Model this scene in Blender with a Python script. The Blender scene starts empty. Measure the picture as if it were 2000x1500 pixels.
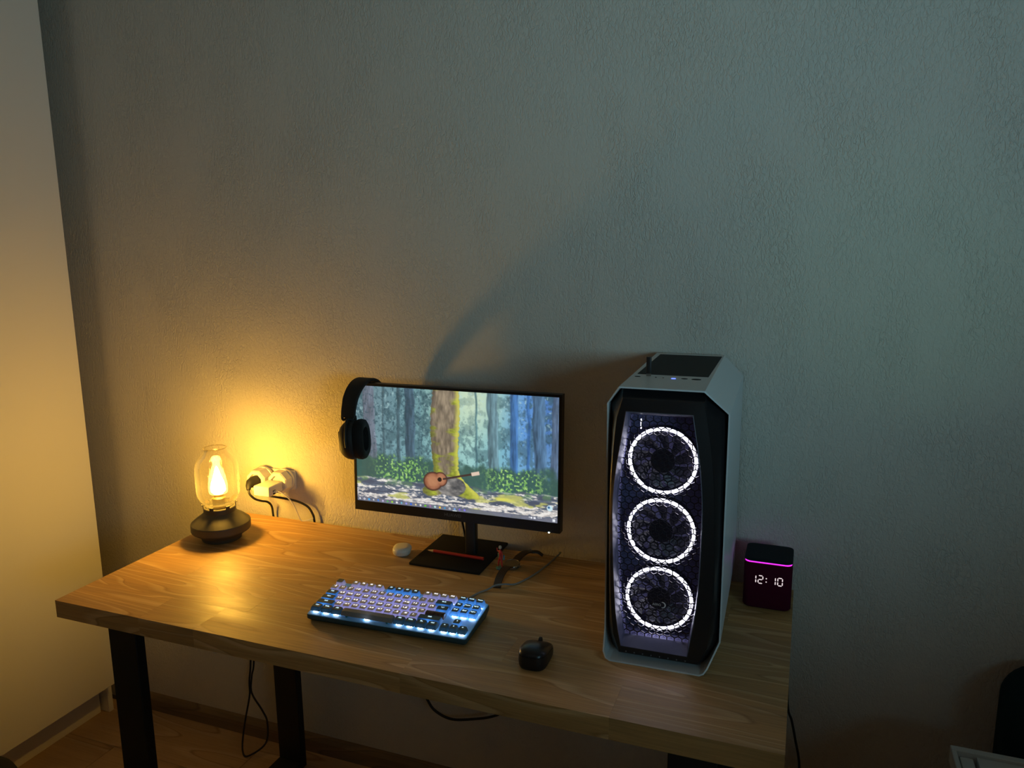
import bpy, bmesh, math, random
import numpy as np
from mathutils import Vector, Matrix, Euler
random.seed(7)
C = bpy.context.scene.collection
sc = bpy.context.scene
PI = math.pi

# ------------------------------------------------------------------ camera, light, exposure
FPX = 1515.87
cam_d = bpy.data.cameras.new('camera')
cam = bpy.data.objects.new('camera', cam_d); C.objects.link(cam)
cam_d.sensor_fit = 'HORIZONTAL'; cam_d.sensor_width = 36.0
cam_d.lens = FPX / 2000.0 * 36.0
cam_d.clip_start = 0.02; cam_d.clip_end = 50
yaw, pitch, roll = 0.3647, 0.1853, -0.0094
cy_, sy_, cp_, sp_ = math.cos(yaw), math.sin(yaw), math.cos(pitch), math.sin(pitch)
fwd = Vector((-sy_*cp_, cy_*cp_, -sp_)); rgt = Vector((cy_, sy_, 0)); upv = rgt.cross(fwd)
r2 = rgt*math.cos(roll) + upv*math.sin(roll); u2 = -rgt*math.sin(roll) + upv*math.cos(roll)
M = Matrix.Identity(4)
for i in range(3):
    M[i][0] = r2[i]; M[i][1] = u2[i]; M[i][2] = -fwd[i]
M.translation = Vector((1.5174, -1.7316, 1.5258))
cam.matrix_world = M
sc.camera = cam

sc.view_settings.view_transform = 'Standard'
sc.view_settings.look = 'None'
sc.view_settings.exposure = 0.0
sc.view_settings.gamma = 1.0
sc.view_settings.use_curve_mapping = False
sc.cycles.use_denoising = True
sc.cycles.max_bounces = 8
sc.cycles.transparent_max_bounces = 16
sc.cycles.sample_clamp_indirect = 4.0

w = bpy.data.worlds.new('world'); sc.world = w; w.use_nodes = True
w.node_tree.nodes['Background'].inputs[0].default_value = (0.5, 0.55, 0.55, 1)
w.node_tree.nodes['Background'].inputs[1].default_value = 0.02

def area_light(name, loc, target, size, energy, color, spread=PI):
    l = bpy.data.lights.new(name, 'AREA'); l.shape = 'RECTANGLE'
    l.size, l.size_y = size; l.energy = energy; l.color = color; l.spread = spread
    o = bpy.data.objects.new(name, l); C.objects.link(o)
    o.location = loc
    o.rotation_euler = (Vector(target) - Vector(loc)).to_track_quat('-Z', 'Y').to_euler()
    return o
# dim teal light from an unseen source on the right; faint fill added below the ceiling
area_light('teal_side_light', (2.75, -2.1, 1.5), (1.02, 0.035, 2.02), (0.8, 0.5), 3.1, (0.46, 0.90, 1.08), math.radians(74))
area_light('rear_fill_light', (0.9, -2.6, 2.55), (0.6, 0.0, 1.3), (1.6, 0.9), 0.7, (1.0, 0.88, 0.80))
def spot_light(name, loc, target, energy, color, ang, blend=1.0):
    l = bpy.data.lights.new(name, 'SPOT'); l.energy = energy; l.color = color
    l.spot_size = ang; l.spot_blend = blend; l.shadow_soft_size = 0.03
    o = bpy.data.objects.new(name, l); C.objects.link(o); o.location = loc
    o.rotation_euler = (Vector(target) - Vector(loc)).to_track_quat('-Z', 'Y').to_euler()
    return o
spot_light('projector_spot', (2.3, -1.5, 1.1), (1.70, 0.035, 1.43), 2.6, (0.35, 1.0, 0.45), math.radians(24))

# ------------------------------------------------------------------ materials
def lin(c):
    return tuple((x/12.92 if x <= 0.04045 else ((x+0.055)/1.055)**2.4) for x in c)
def rgb(r, g, b):
    return lin((r/255, g/255, b/255))
MATS = {}
def mat(name, col, rough=0.5, metal=0.0, spec=0.5, emit=None, estr=0.0, bump=None, coat=0.0, var=0.0, varscale=30):
    m = bpy.data.materials.new(name); m.use_nodes = True
    nt = m.node_tree; b = nt.nodes['Principled BSDF']
    b.inputs['Base Color'].default_value = (*col, 1)
    b.inputs['Roughness'].default_value = rough
    b.inputs['Metallic'].default_value = metal
    b.inputs['Specular IOR Level'].default_value = spec
    b.inputs['Coat Weight'].default_value = coat
    b.inputs['Coat Roughness'].default_value = 0.15
    if emit:
        b.inputs['Emission Color'].default_value = (*emit, 1); b.inputs['Emission Strength'].default_value = estr
    tc = None
    if bump or var:
        tc = nt.nodes.new('ShaderNodeTexCoord')
    if bump:
        sc_, st = bump
        n = nt.nodes.new('ShaderNodeTexNoise'); n.inputs['Scale'].default_value = sc_; n.inputs['Detail'].default_value = 3
        bp = nt.nodes.new('ShaderNodeBump'); bp.inputs['Strength'].default_value = st; bp.inputs['Distance'].default_value = 0.002
        nt.links.new(tc.outputs['Object'], n.inputs['Vector']); nt.links.new(n.outputs['Fac'], bp.inputs['Height'])
        nt.links.new(bp.outputs['Normal'], b.inputs['Normal'])
    if var:
        n = nt.nodes.new('ShaderNodeTexNoise'); n.inputs['Scale'].default_value = varscale; n.inputs['Detail'].default_value = 4
        r = nt.nodes.new('ShaderNodeValToRGB')
        r.color_ramp.elements[0].position = 0.3; r.color_ramp.elements[1].position = 0.7
        r.color_ramp.elements[0].color = (*[c*(1-var) for c in col], 1); r.color_ramp.elements[1].color = (*[min(1, c*(1+var)) for c in col], 1)
        nt.links.new(tc.outputs['Object'], n.inputs['Vector']); nt.links.new(n.outputs['Fac'], r.inputs[0])
        nt.links.new(r.outputs[0], b.inputs['Base Color'])
    MATS[name] = m
    return m
def emis(name, col, s):
    m = bpy.data.materials.new(name); m.use_nodes = True; nt = m.node_tree
    for n in list(nt.nodes):
        if n.type != 'OUTPUT_MATERIAL': nt.nodes.remove(n)
    e = nt.nodes.new('ShaderNodeEmission'); e.inputs[0].default_value = (*col, 1); e.inputs[1].default_value = s
    nt.links.new(e.outputs[0], nt.nodes['Material Output'].inputs[0])
    return m

def wall_mat(name, col):
    m = mat(name, col, 0.9, spec=0.2); nt = m.node_tree; b = nt.nodes['Principled BSDF']
    tc = nt.nodes.new('ShaderNodeTexCoord'); mp = nt.nodes.new('ShaderNodeMapping')
    mp.inputs['Scale'].default_value = (1.0, 1.0, 0.55)
    nt.links.new(tc.outputs['Object'], mp.inputs['Vector'])
    n1 = nt.nodes.new('ShaderNodeTexNoise'); n1.inputs['Scale'].default_value = 135; n1.inputs['Detail'].default_value = 3; n1.inputs['Distortion'].default_value = 0.7
    n2 = nt.nodes.new('ShaderNodeTexNoise'); n2.inputs['Scale'].default_value = 9; n2.inputs['Detail'].default_value = 2
    n3 = nt.nodes.new('ShaderNodeTexNoise'); n3.inputs['Scale'].default_value = 210; n3.inputs['Detail'].default_value = 2
    for n in (n1, n2, n3): nt.links.new(mp.outputs[0], n.inputs['Vector'])
    a = nt.nodes.new('ShaderNodeMath'); a.operation = 'SUBTRACT'; a.inputs[1].default_value = 0.5
    ab = nt.nodes.new('ShaderNodeMath'); ab.operation = 'ABSOLUTE'
    sm = nt.nodes.new('ShaderNodeMapRange'); sm.inputs['From Min'].default_value = 0.0; sm.inputs['From Max'].default_value = 0.14
    sm.inputs['To Min'].default_value = 1.0; sm.inputs['To Max'].default_value = 0.0
    nt.links.new(n1.outputs['Fac'], a.inputs[0]); nt.links.new(a.outputs[0], ab.inputs[0]); nt.links.new(ab.outputs[0], sm.inputs['Value'])
    m2 = nt.nodes.new('ShaderNodeMath'); m2.operation = 'MULTIPLY'
    nt.links.new(sm.outputs[0], m2.inputs[0]); nt.links.new(n2.outputs['Fac'], m2.inputs[1])
    ad = nt.nodes.new('ShaderNodeMath'); ad.operation = 'MULTIPLY_ADD'; ad.inputs[1].default_value = 0.35
    nt.links.new(n3.outputs['Fac'], ad.inputs[0]); nt.links.new(m2.outputs[0], ad.inputs[2])
    bp = nt.nodes.new('ShaderNodeBump'); bp.inputs['Strength'].default_value = 0.85; bp.inputs['Distance'].default_value = 0.0021
    nt.links.new(ad.outputs[0], bp.inputs['Height']); nt.links.new(bp.outputs['Normal'], b.inputs['Normal'])
    return m

def wood_mat(name, dark, mid, light, rough=0.38, gs=(1.1, 9.0, 9.0), contrast=1.0, rings=9.0, bump=0.12, coat=0.0):
    """pine: nested contour lines of a stretched noise give the cathedral figure, fine noise the pores"""
    m = mat(name, mid, rough, spec=0.5, coat=coat); nt = m.node_tree; b = nt.nodes['Principled BSDF']
    L = nt.links.new; N = nt.nodes.new
    tc = N('ShaderNodeTexCoord'); oi = N('ShaderNodeObjectInfo')
    off = N('ShaderNodeVectorMath'); off.operation = 'SCALE'; off.inputs[0].default_value = (37.0, 21.0, 13.0)
    L(oi.outputs['Random'], off.inputs['Scale'])
    add = N('ShaderNodeVectorMath'); add.operation = 'ADD'
    L(tc.outputs['Object'], add.inputs[0]); L(off.outputs[0], add.inputs[1])
    mp = N('ShaderNodeMapping'); mp.inputs['Scale'].default_value = gs; L(add.outputs[0], mp.inputs['Vector'])
    n = N('ShaderNodeTexNoise'); n.inputs['Scale'].default_value = 1.0; n.inputs['Detail'].default_value = 1.2; n.inputs['Distortion'].default_value = 0.25
    L(mp.outputs[0], n.inputs['Vector'])
    ml = N('ShaderNodeMath'); ml.operation = 'MULTIPLY'; ml.inputs[1].default_value = rings; L(n.outputs['Fac'], ml.inputs[0])
    fr = N('ShaderNodeMath'); fr.operation = 'FRACT'; L(ml.outputs[0], fr.inputs[0])
    rp = N('ShaderNodeValToRGB'); cr = rp.color_ramp
    cr.elements[0].position = 0.0; cr.elements[0].color = (*mid, 1)
    cr.elements[1].position = 1.0; cr.elements[1].color = (*mid, 1)
    e = cr.elements.new(0.62); e.color = (*mid, 1)
    e = cr.elements.new(0.80); e.color = (*light, 1)
    e = cr.elements.new(0.90); e.color = (*light, 1)
    e = cr.elements.new(0.95); e.color = (*dark, 1)
    L(fr.outputs[0], rp.inputs[0])
    mp2 = N('ShaderNodeMapping'); mp2.inputs['Scale'].default_value = (9.0, 260.0, 260.0); L(add.outputs[0], mp2.inputs['Vector'])
    f = N('ShaderNodeTexNoise'); f.inputs['Scale'].default_value = 1.0; f.inputs['Detail'].default_value = 3; L(mp2.outputs[0], f.inputs['Vector'])
    mp3 = N('ShaderNodeMapping'); mp3.inputs['Scale'].default_value = (2.2, 16.0, 16.0); L(add.outputs[0], mp3.inputs['Vector'])
    g = N('ShaderNodeTexNoise'); g.inputs['Scale'].default_value = 1.0; g.inputs['Detail'].default_value = 3; L(mp3.outputs[0], g.inputs['Vector'])
    # knots
    v = N('ShaderNodeTexVoronoi'); v.inputs['Scale'].default_value = 1.0
    mp4 = N('ShaderNodeMapping'); mp4.inputs['Scale'].default_value = (2.6, 6.0, 6.0); L(add.outputs[0], mp4.inputs['Vector']); L(mp4.outputs[0], v.inputs['Vector'])
    kr = N('ShaderNodeMapRange'); kr.inputs['From Min'].default_value = 0.035; kr.inputs['From Max'].default_value = 0.075; kr.inputs['To Min'].default_value = 0.45; kr.inputs['To Max'].default_value = 1.0
    L(v.outputs['Distance'], kr.inputs['Value'])
    fm = N('ShaderNodeMapRange'); fm.inputs['To Min'].default_value = 1-0.42*contrast; fm.inputs['To Max'].default_value = 1+0.42*contrast; L(f.outputs['Fac'], fm.inputs['Value'])
    gm = N('ShaderNodeMapRange'); gm.inputs['From Min'].default_value = 0.3; gm.inputs['From Max'].default_value = 0.7; gm.inputs['To Min'].default_value = 1-0.22*contrast; gm.inputs['To Max'].default_value = 1+0.22*contrast; L(g.outputs['Fac'], gm.inputs['Value'])
    hm = N('ShaderNodeMapRange'); hm.inputs['To Min'].default_value = 0.9; hm.inputs['To Max'].default_value = 1.1; L(oi.outputs['Random'], hm.inputs['Value'])
    p = None
    x1 = N('ShaderNodeMath'); x1.operation = 'MULTIPLY'; L(fm.outputs[0], x1.inputs[0]); L(gm.outputs[0], x1.inputs[1])
    x2 = N('ShaderNodeMath'); x2.operation = 'MULTIPLY'; L(x1.outputs[0], x2.inputs[0]); L(kr.outputs[0], x2.inputs[1])
    x3 = N('ShaderNodeMath'); x3.operation = 'MULTIPLY'; L(x2.outputs[0], x3.inputs[0]); L(hm.outputs[0], x3.inputs[1])
    sc3 = N('ShaderNodeVectorMath'); sc3.operation = 'SCALE'; L(rp.outputs[0], sc3.inputs[0]); L(x3.outputs[0], sc3.inputs['Scale'])
    L(sc3.outputs[0], b.inputs['Base Color'])
    bp = N('ShaderNodeBump'); bp.inputs['Strength'].default_value = bump; bp.inputs['Distance'].default_value = 0.001
    L(x1.outputs[0], bp.inputs['Height']); L(bp.outputs['Normal'], b.inputs['Normal'])
    rr = N('ShaderNodeMapRange'); rr.inputs['From Min'].default_value = 0.3; rr.inputs['From Max'].default_value = 0.7; rr.inputs['To Min'].default_value = rough-0.06; rr.inputs['To Max'].default_value = rough+0.1
    L(g.outputs['Fac'], rr.inputs['Value']); L(rr.outputs[0], b.inputs['Roughness'])
    return m

def thin_glass(name, tint=(0.97, 0.96, 0.93), fres=1.25, rough=0.02, haze=0.045):
    m = bpy.data.materials.new(name); m.use_nodes = True; nt = m.node_tree
    nt.nodes.remove(nt.nodes['Principled BSDF'])
    t = nt.nodes.new('ShaderNodeBsdfTransparent'); t.inputs[0].default_value = (*tint, 1)
    g = nt.nodes.new('ShaderNodeBsdfGlossy'); g.inputs['Roughness'].default_value = rough
    lw = nt.nodes.new('ShaderNodeLayerWeight'); lw.inputs['Blend'].default_value = 0.22
    mx = nt.nodes.new('ShaderNodeMixShader')
    mr = nt.nodes.new('ShaderNodeMath'); mr.operation = 'MULTIPLY'; mr.inputs[1].default_value = 0.75
    nt.links.new(lw.outputs['Fresnel'], mr.inputs[0])
    nt.links.new(mr.outputs[0], mx.inputs[0]); nt.links.new(t.outputs[0], mx.inputs[1]); nt.links.new(g.outputs[0], mx.inputs[2])
    tl = nt.nodes.new('ShaderNodeBsdfTranslucent'); tl.inputs[0].default_value = (0.9, 0.85, 0.75, 1); mx2 = nt.nodes.new('ShaderNodeMixShader')
    mt = nt.nodes.new('ShaderNodeMath'); mt.operation = 'MULTIPLY_ADD'; mt.inputs[1].default_value = haze; mt.inputs[2].default_value = haze*0.12
    nt.links.new(lw.outputs['Facing'], mt.inputs[0]); nt.links.new(mt.outputs[0], mx2.inputs[0])
    nt.links.new(mx.outputs[0], mx2.inputs[1]); nt.links.new(tl.outputs[0], mx2.inputs[2])
    nt.links.new(mx2.outputs[0], nt.nodes['Material Output'].inputs[0])
    tc = nt.nodes.new('ShaderNodeTexCoord'); v = nt.nodes.new('ShaderNodeTexVoronoi'); v.inputs['Scale'].default_value = 170
    bp = nt.nodes.new('ShaderNodeBump'); bp.inputs['Strength'].default_value = 0.35; bp.inputs['Distance'].default_value = 0.001
    nt.links.new(tc.outputs['Object'], v.inputs['Vector']); nt.links.new(v.outputs['Distance'], bp.inputs['Height'])
    nt.links.new(bp.outputs['Normal'], g.inputs['Normal']); nt.links.new(bp.outputs['Normal'], lw.inputs['Normal'])
    return m

def keycap_mat(name, col, trans, rough=0.55):
    """translucent keycap plastic: diffuse + light that leaks through from the switch light below"""
    m = bpy.data.materials.new(name); m.use_nodes = True; nt = m.node_tree
    b = nt.nodes['Principled BSDF']; b.inputs['Base Color'].default_value = (*col, 1); b.inputs['Roughness'].default_value = rough
    t = nt.nodes.new('ShaderNodeBsdfTranslucent'); t.inputs[0].default_value = (*trans, 1)
    a = nt.nodes.new('ShaderNodeAddShader')
    nt.links.new(b.outputs[0], a.inputs[0]); nt.links.new(t.outputs[0], a.inputs[1])
    nt.links.new(a.outputs[0], nt.nodes['Material Output'].inputs[0])
    return m

wallpaper = wall_mat('embossed_wallpaper', (0.63, 0.59, 0.52))
plaster = mat('plaster', (0.68, 0.63, 0.57), 0.9, bump=(40, 0.1))
door_white = mat('white_laminate', (0.90, 0.88, 0.83), 0.5, spec=0.35, bump=(60, 0.02))
pine = wood_mat('stained_pine', (0.35, 0.19, 0.060), (0.45, 0.262, 0.092), (0.56, 0.36, 0.16), rough=0.50, contrast=0.8, rings=13.0)
laminate = wood_mat('laminate_floor', (0.34, 0.22, 0.12), (0.50, 0.34, 0.20), (0.56, 0.40, 0.25), rough=0.45, gs=(1.3, 7, 7), contrast=0.5, rings=5)
black_steel = mat('black_steel', (0.008, 0.008, 0.008), 0.6, bump=(300, 0.05))
black_plastic = mat('black_plastic', (0.010, 0.010, 0.011), 0.45, bump=(400, 0.04))
matte_black = mat('matte_black', (0.009, 0.009, 0.009), 0.75, spec=0.25, bump=(500, 0.08))
rubber = mat('black_rubber', (0.012, 0.012, 0.012), 0.6, bump=(300, 0.05))
grey_cable = mat('grey_cable', (0.20, 0.22, 0.23), 0.55, bump=(500, 0.05))
white_plastic = mat('white_plastic', (0.72, 0.70, 0.64), 0.35, bump=(300, 0.01))
lamp_metal = mat('dark_olive_metal', (0.058, 0.053, 0.040), 0.5, metal=0.0, spec=0.45, bump=(500, 0.04))

# ------------------------------------------------------------------ mesh helpers
def put(name, bm, m, parent=None, smooth=False, loc=None, rot=None, label=None, cat=None, group=None, kind=None, angle=None):
    me = bpy.data.meshes.new(name)
    bmesh.ops.recalc_face_normals(bm, faces=bm.faces[:])
    bm.to_mesh(me); bm.free()
    return put_mesh(name, me, m, parent, smooth, loc, rot, label, cat, group, kind, angle)
def put_mesh(name, me, m, parent=None, smooth=False, loc=None, rot=None, label=None, cat=None, group=None, kind=None, angle=None):
    if m is not None and len(me.materials) == 0:
        for x in (m if isinstance(m, (list, tuple)) else [m]): me.materials.append(x)
    if smooth:
        me.polygons.foreach_set('use_smooth', [True]*len(me.polygons))
        me.set_sharp_from_angle(angle=math.radians(angle or 40))
    o = bpy.data.objects.new(name, me); C.objects.link(o)
    if parent: o.parent = parent
    if loc is not None: o.location = loc
    if rot is not None: o.rotation_euler = rot
    if label: o['label'] = label
    if cat: o['category'] = cat
    if group: o['group'] = group
    if kind: o['kind'] = kind
    return o
def thing(name, label, cat, loc=(0, 0, 0), rot=(0, 0, 0), group=None):
    o = bpy.data.objects.new(name, None); C.objects.link(o); o.empty_display_size = 0.05
    o.location = loc; o.rotation_euler = rot; o['label'] = label; o['category'] = cat
    if group: o['group'] = group
    return o
def struct(name, bm, m, **k): return put(name, bm, m, kind='structure', **k)
def box(bm, lo, hi, bevel=0.0, seg=2, mi=0):
    ret = bmesh.ops.create_cube(bm, size=1.0)
    vs = ret['verts']
    for v in vs:
        v.co = Vector([(lo[i]+hi[i])/2 + v.co[i]*(hi[i]-lo[i]) for i in range(3)])
    fs = {f for v in vs for f in v.link_faces}
    for f in fs: f.material_index = mi
    if bevel > 0:
        es = list({e for v in vs for e in v.link_edges})
        bmesh.ops.bevel(bm, geom=es, offset=bevel, segments=seg, profile=0.5, affect='EDGES')
def BM(): return bmesh.new()
def bbox(lo, hi, bevel=0.0, seg=2):
    bm = BM(); box(bm, lo, hi, bevel, seg); return bm
def smooth_path(pts, n=8):
    pts = [Vector(p) for p in pts]; out = []
    P = [2*pts[0]-pts[1]] + pts + [2*pts[-1]-pts[-2]]
    for i in range(1, len(P)-2):
        p0, p1, p2, p3 = P[i-1:i+3]
        for k in range(n):
            t = k/n
            out.append(0.5*((2*p1)+(-p0+p2)*t+(2*p0-5*p1+4*p2-p3)*t*t+(-p0+3*p1-3*p2+p3)*t**3))
    out.append(pts[-1]); return out
def loft(bm, rings, closed=True, cap0=True, cap1=True, mi=0):
    R = [[bm.verts.new(p) for p in ring] for ring in rings]
    n = len(R[0])
    for a, b in zip(R[:-1], R[1:]):
        for i in range(n if closed else n-1):
            j = (i+1) % n
            try:
                f = bm.faces.new((a[i], a[j], b[j], b[i])); f.material_index = mi
            except ValueError: pass
    if cap0: 
        f = bm.faces.new(R[0]); f.material_index = mi
    if cap1:
        f = bm.faces.new(R[-1][::-1]); f.material_index = mi
    return R
def tube(bm, pts, r, n=8, mi=0):
    pts = [Vector(p) for p in pts]; rings = []
    t = (pts[1]-pts[0]).normalized()
    ref = Vector((0, 0, 1)) if abs(t.z) < 0.9 else Vector((1, 0, 0))
    u = t.cross(ref).normalized()
    for i, p in enumerate(pts):
        t = (pts[min(i+1, len(pts)-1)]-pts[max(i-1, 0)]).normalized()
        u = (u - t*u.dot(t)).normalized(); v = t.cross(u)
        rr = r[i] if isinstance(r, (list, tuple)) else r
        rings.append([p + (u*math.cos(2*PI*k/n)+v*math.sin(2*PI*k/n))*rr for k in range(n)])
    loft(bm, rings, mi=mi)
def lathe(bm, prof, n=40, c=(0, 0, 0), cap0=True, cap1=True, mi=0):
    rings = [[Vector((c[0]+r*math.cos(2*PI*k/n), c[1]+r*math.sin(2*PI*k/n), c[2]+z)) for k in range(n)] for r, z in prof]
    loft(bm, rings, cap0=cap0, cap1=cap1, mi=mi)
def rrect(w, h, r, n=5, cx=0, cy=0):
    out = []
    for (sx, sy, a0) in ((1, 1, 0), (-1, 1, 90), (-1, -1, 180), (1, -1, 270)):
        for k in range(n+1):
            a = math.radians(a0+90*k/n)
            out.append((cx+sx*(w/2-r)+r*math.cos(a), cy+sy*(h/2-r)+r*math.sin(a)))
    return out
def rounded_slab(bm, w, d, z0, z1, r, e=0.003, n=5, cx=0, cy=0, mi=0):
    """rounded rectangle in plan with softened top and bottom rims"""
    rings = []
    for z, s in ((z0, e), (z0+e*0.3, e*0.3), (z0+e, 0), (z1-e, 0), (z1-e*0.3, e*0.3), (z1, e)):
        rings.append([Vector((x, y, z)) for x, y in rrect(w-2*s, d-2*s, max(r-s, 0.0005), n, cx, cy)])
    loft(bm, rings, mi=mi)
def xform(bm, m):
    bmesh.ops.transform(bm, matrix=m, verts=bm.verts[:])

# text is meshed first, while the scene is still empty
_T = {}
def text_mesh(s, size, res=2, extrude=0.0, bold=0.0):
    key = (s, size, extrude, bold)
    if key in _T: return _T[key]
    cu = bpy.data.curves.new('text', 'FONT'); cu.body = s; cu.size = size; cu.resolution_u = res
    cu.align_x = 'CENTER'; cu.align_y = 'CENTER'; cu.extrude = extrude; cu.offset = bold
    o = bpy.data.objects.new('text', cu); C.objects.link(o)
    dg = bpy.context.evaluated_depsgraph_get(); dg.update()
    me = bpy.data.meshes.new_from_object(o.evaluated_get(dg), depsgraph=dg)
    bpy.data.objects.remove(o); bpy.data.curves.remove(cu)
    me.materials.clear()
    _T[key] = me
    return me

ROWS_TXT = [list("Ё1234567890-="), list("ЙЦУКЕНГШЩЗХЪ"), list("ФЫВАПРОЛДЖЭ"), list("ЯЧСМИТЬБЮ.")]
LAT = [list("`1234567890-="), list("QWERTYUIOP[]"), list("ASDFGHJKL;'"), list("ZXCVBNM,./")]
KEYS = []   # (u, row v, width, legend, kind)
for i, t in enumerate(['']): KEYS.append((0, 5.25, 1, '', 'escape'))
for i in range(12):
    u = 2 + i + (0.5 if i >= 4 else 0) + (0.5 if i >= 8 else 0)
    KEYS.append((u, 5.25, 1, 'F%d' % (i+1), 'mod' if 4 <= i < 8 else 'alpha'))
for r, (row, st) in enumerate(zip(LAT, (0, 1.5, 1.75, 2.25))):
    for i, ch in enumerate(row):
        ru = ROWS_TXT[r][i]
        if r == 0 and 1 <= i <= 10: leg = ch + ' ' + '!"№;%:?*()'[i-1]
        else: leg = (ch + ' ' + ru) if ru != ch else ch
        KEYS.append((st+i, 4-r, 1, leg, 'alpha'))
for u, v, wd, t in ((13, 4, 2, 'Back'), (0, 3, 1.5, 'Tab'), (13.5, 3, 1.5, '\\ | /'), (0, 2, 1.75, 'Caps'), (0, 1, 2.25, 'Shift'), (12.25, 1, 2.75, 'Shift')):
    KEYS.append((u, v, wd, t, 'mod'))
for u, wd, t in ((0, 1.25, 'Ctrl'), (1.25, 1.25, 'Win'), (2.5, 1.25, 'Alt'), (10, 1.25, 'Alt'), (11.25, 1.25, 'Win'), (12.5, 1.25, 'Fn'), (13.75, 1.25, 'Ctrl')):
    KEYS.append((u, 0, wd, t, 'front'))
KEYS.append((3.75, 0, 6.25, '', 'space'))
KEYS.append((12.75, 2, 2.25, '', 'enter'))
for i, t in enumerate(('PrtSc', 'ScrLk', 'Pause')): KEYS.append((15.25+i, 5.25, 1, t, 'mod'))
for i, t in enumerate(('Ins', 'Home', 'PgUp')): KEYS.append((15.25+i, 4, 1, t, 'mod'))
for i, t in enumerate(('Del', 'End', 'PgDn')): KEYS.append((15.25+i, 3, 1, t, 'mod'))
KEYS.append((16.25, 1, 1, '↑', 'mod'))
for i, t in enumerate('←↓→'): KEYS.append((15.25+i, 0, 1, t, 'front'))
def legend_mesh(t):
    if t in ('↑', '←', '↓', '→'):
        me = bpy.data.meshes.get('arrow_' + t)
        if me: return me
        a = {'↑': 0, '←': 90, '↓': 180, '→': 270}[t]; R = Matrix.Rotation(math.radians(a), 3, 'Z')
        pts = [(0, .002, 0), (-.0017, 0, 0), (-.0006, 0, 0), (-.0006, -.0018, 0), (.0006, -.0018, 0), (.0006, 0, 0), (.0017, 0, 0)]
        me = bpy.data.meshes.new('arrow_' + t); me.from_pydata([R @ Vector(p) for p in pts], [], [list(range(7))])
        return me
    return text_mesh(t, 0.0056 if len(t) <= 3 else 0.0046, 1, bold=0.00022)
for k in KEYS:
    if k[3]: legend_mesh(k[3])
T_HUA = text_mesh('HUAWEI', 0.0115, 3)
T_AERO = text_mesh('AERO', 0.0062, 3)
T_CLK = text_mesh('12:10', 0.0052, 2)
T_ENG = text_mesh('ENG', 0.0046, 2)
T_DAT = text_mesh('Recycle', 0.0046, 2)

# ------------------------------------------------------------------ the room
WY = 0.035   # face of the back wall
bm = BM()
prof = [(3.3, WY)]
for x in (2.6, 2.0, 1.4, 0.8, 0.2): prof.append((x, WY))
for k in range(0, 9):      # bend shaped into the wall to darken the strip beside the wardrobe
    a = k/8*math.radians(6.5)
    prof.append((-0.475-0.35*math.sin(a), WY+0.35*(1-math.cos(a))))
prof += [(-1.25, WY+0.0043+0.72*math.tan(math.radians(6.5)))]
fl_ = [(3.3, 0.3), (-1.25, 0.3)]
loop = prof + fl_[::-1]
loft(bm, [[Vector((x, y, z)) for x, y in loop] for z in (-0.02, 2.72)])
struct('wall_back', bm, wallpaper, smooth=True, angle=35)
struct('wall_left', bbox((-1.31, -3.3, -0.02), (-1.25, 0.3, 2.72)), plaster)
struct('wall_right', bbox((3.3, -3.3, -0.02), (3.36, 0.3, 2.72)), plaster)
struct('wall_front', bbox((-1.25, -3.36, -0.02), (3.3, -3.3, 2.72)), plaster)
struct('ceiling', bbox((-1.31, -3.36, 2.72), (3.36, 0.3, 2.78)), plaster)
floor = struct('floor', bbox((-1.25, -3.3, -0.05), (3.3, 0.15, -0.009)), mat('underlay', (0.05, 0.04, 0.03), 0.9, bump=(80, 0.1)))
pm = {}
def plank_mesh(wd, ln, th, bev):
    k = (round(wd, 4), round(ln, 4), th)
    if k not in pm:
        bm = BM(); box(bm, (-ln/2, -wd/2, -th), (ln/2, wd/2, 0), bev, 1)
        me = bpy.data.meshes.new('plank'); bm.to_mesh(me); bm.free(); pm[k] = me
    return pm[k]
row = 0; y = 0.025
while y > -3.29:
    wd = min(0.192, y+3.29); x = -1.25 + (-(row*0.43) % 1.28) - 1.28
    while x < 3.3:
        a, b = max(x, -1.249), min(x+1.28, 3.299)
        if b-a > 0.05 and wd > 0.03:
            put_mesh('floor_plank', plank_mesh(wd-0.0012, b-a-0.0012, 0.009, 0.0009), laminate, floor, loc=((a+b)/2, y-wd/2, 0))
        x += 1.28
    y -= 0.192; row += 1
bm = BM()
loft(bm, [[Vector((x, WY+dy, z)) for dy, z in ((0.03, 0.0), (-0.016, 0.0), (-0.016, 0.04), (-0.010, 0.052), (0, 0.055))] for x in (3.29, -0.46)])
struct('baseboard_back', bm, wood_mat('baseboard_wood', (0.13, 0.09, 0.05), (0.2, 0.14, 0.08), (0.24, 0.17, 0.1), rough=0.5, gs=(1, 9, 9), contrast=0.4))

# wardrobe along the left wall, its doors face +x
t = thing('wardrobe', 'tall white wardrobe with plain flat doors left of the desk', 'wardrobe', (-0.85, -1.0, 0))
def L(o, p): return Vector(p)-Vector(o)
o_ = (-0.85, -1.0, 0)
yd = -0.045
for i in range(4):
    y1 = yd - i*0.5; y0 = y1 - 0.496
    put('door', bbox(L(o_, (-0.536, y0, 0.118)), L(o_, (-0.516, y1, 2.45)), 0.0012, 1), door_white, t)
put('body', bbox(L(o_, (-1.24, -2.04, 0.118)), L(o_, (-0.54, -0.045, 2.45)), 0.001, 1), door_white, t)
put('side_panel', bbox(L(o_, (-1.24, -0.040, 0.0)), L(o_, (-0.562, -0.022, 2.45)), 0.001, 1), door_white, t)
put('plinth', bbox(L(o_, (-0.610, -2.04, 0.0)), L(o_, (-0.590, -0.048, 0.116)), 0.001, 1), door_white, t)

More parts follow.
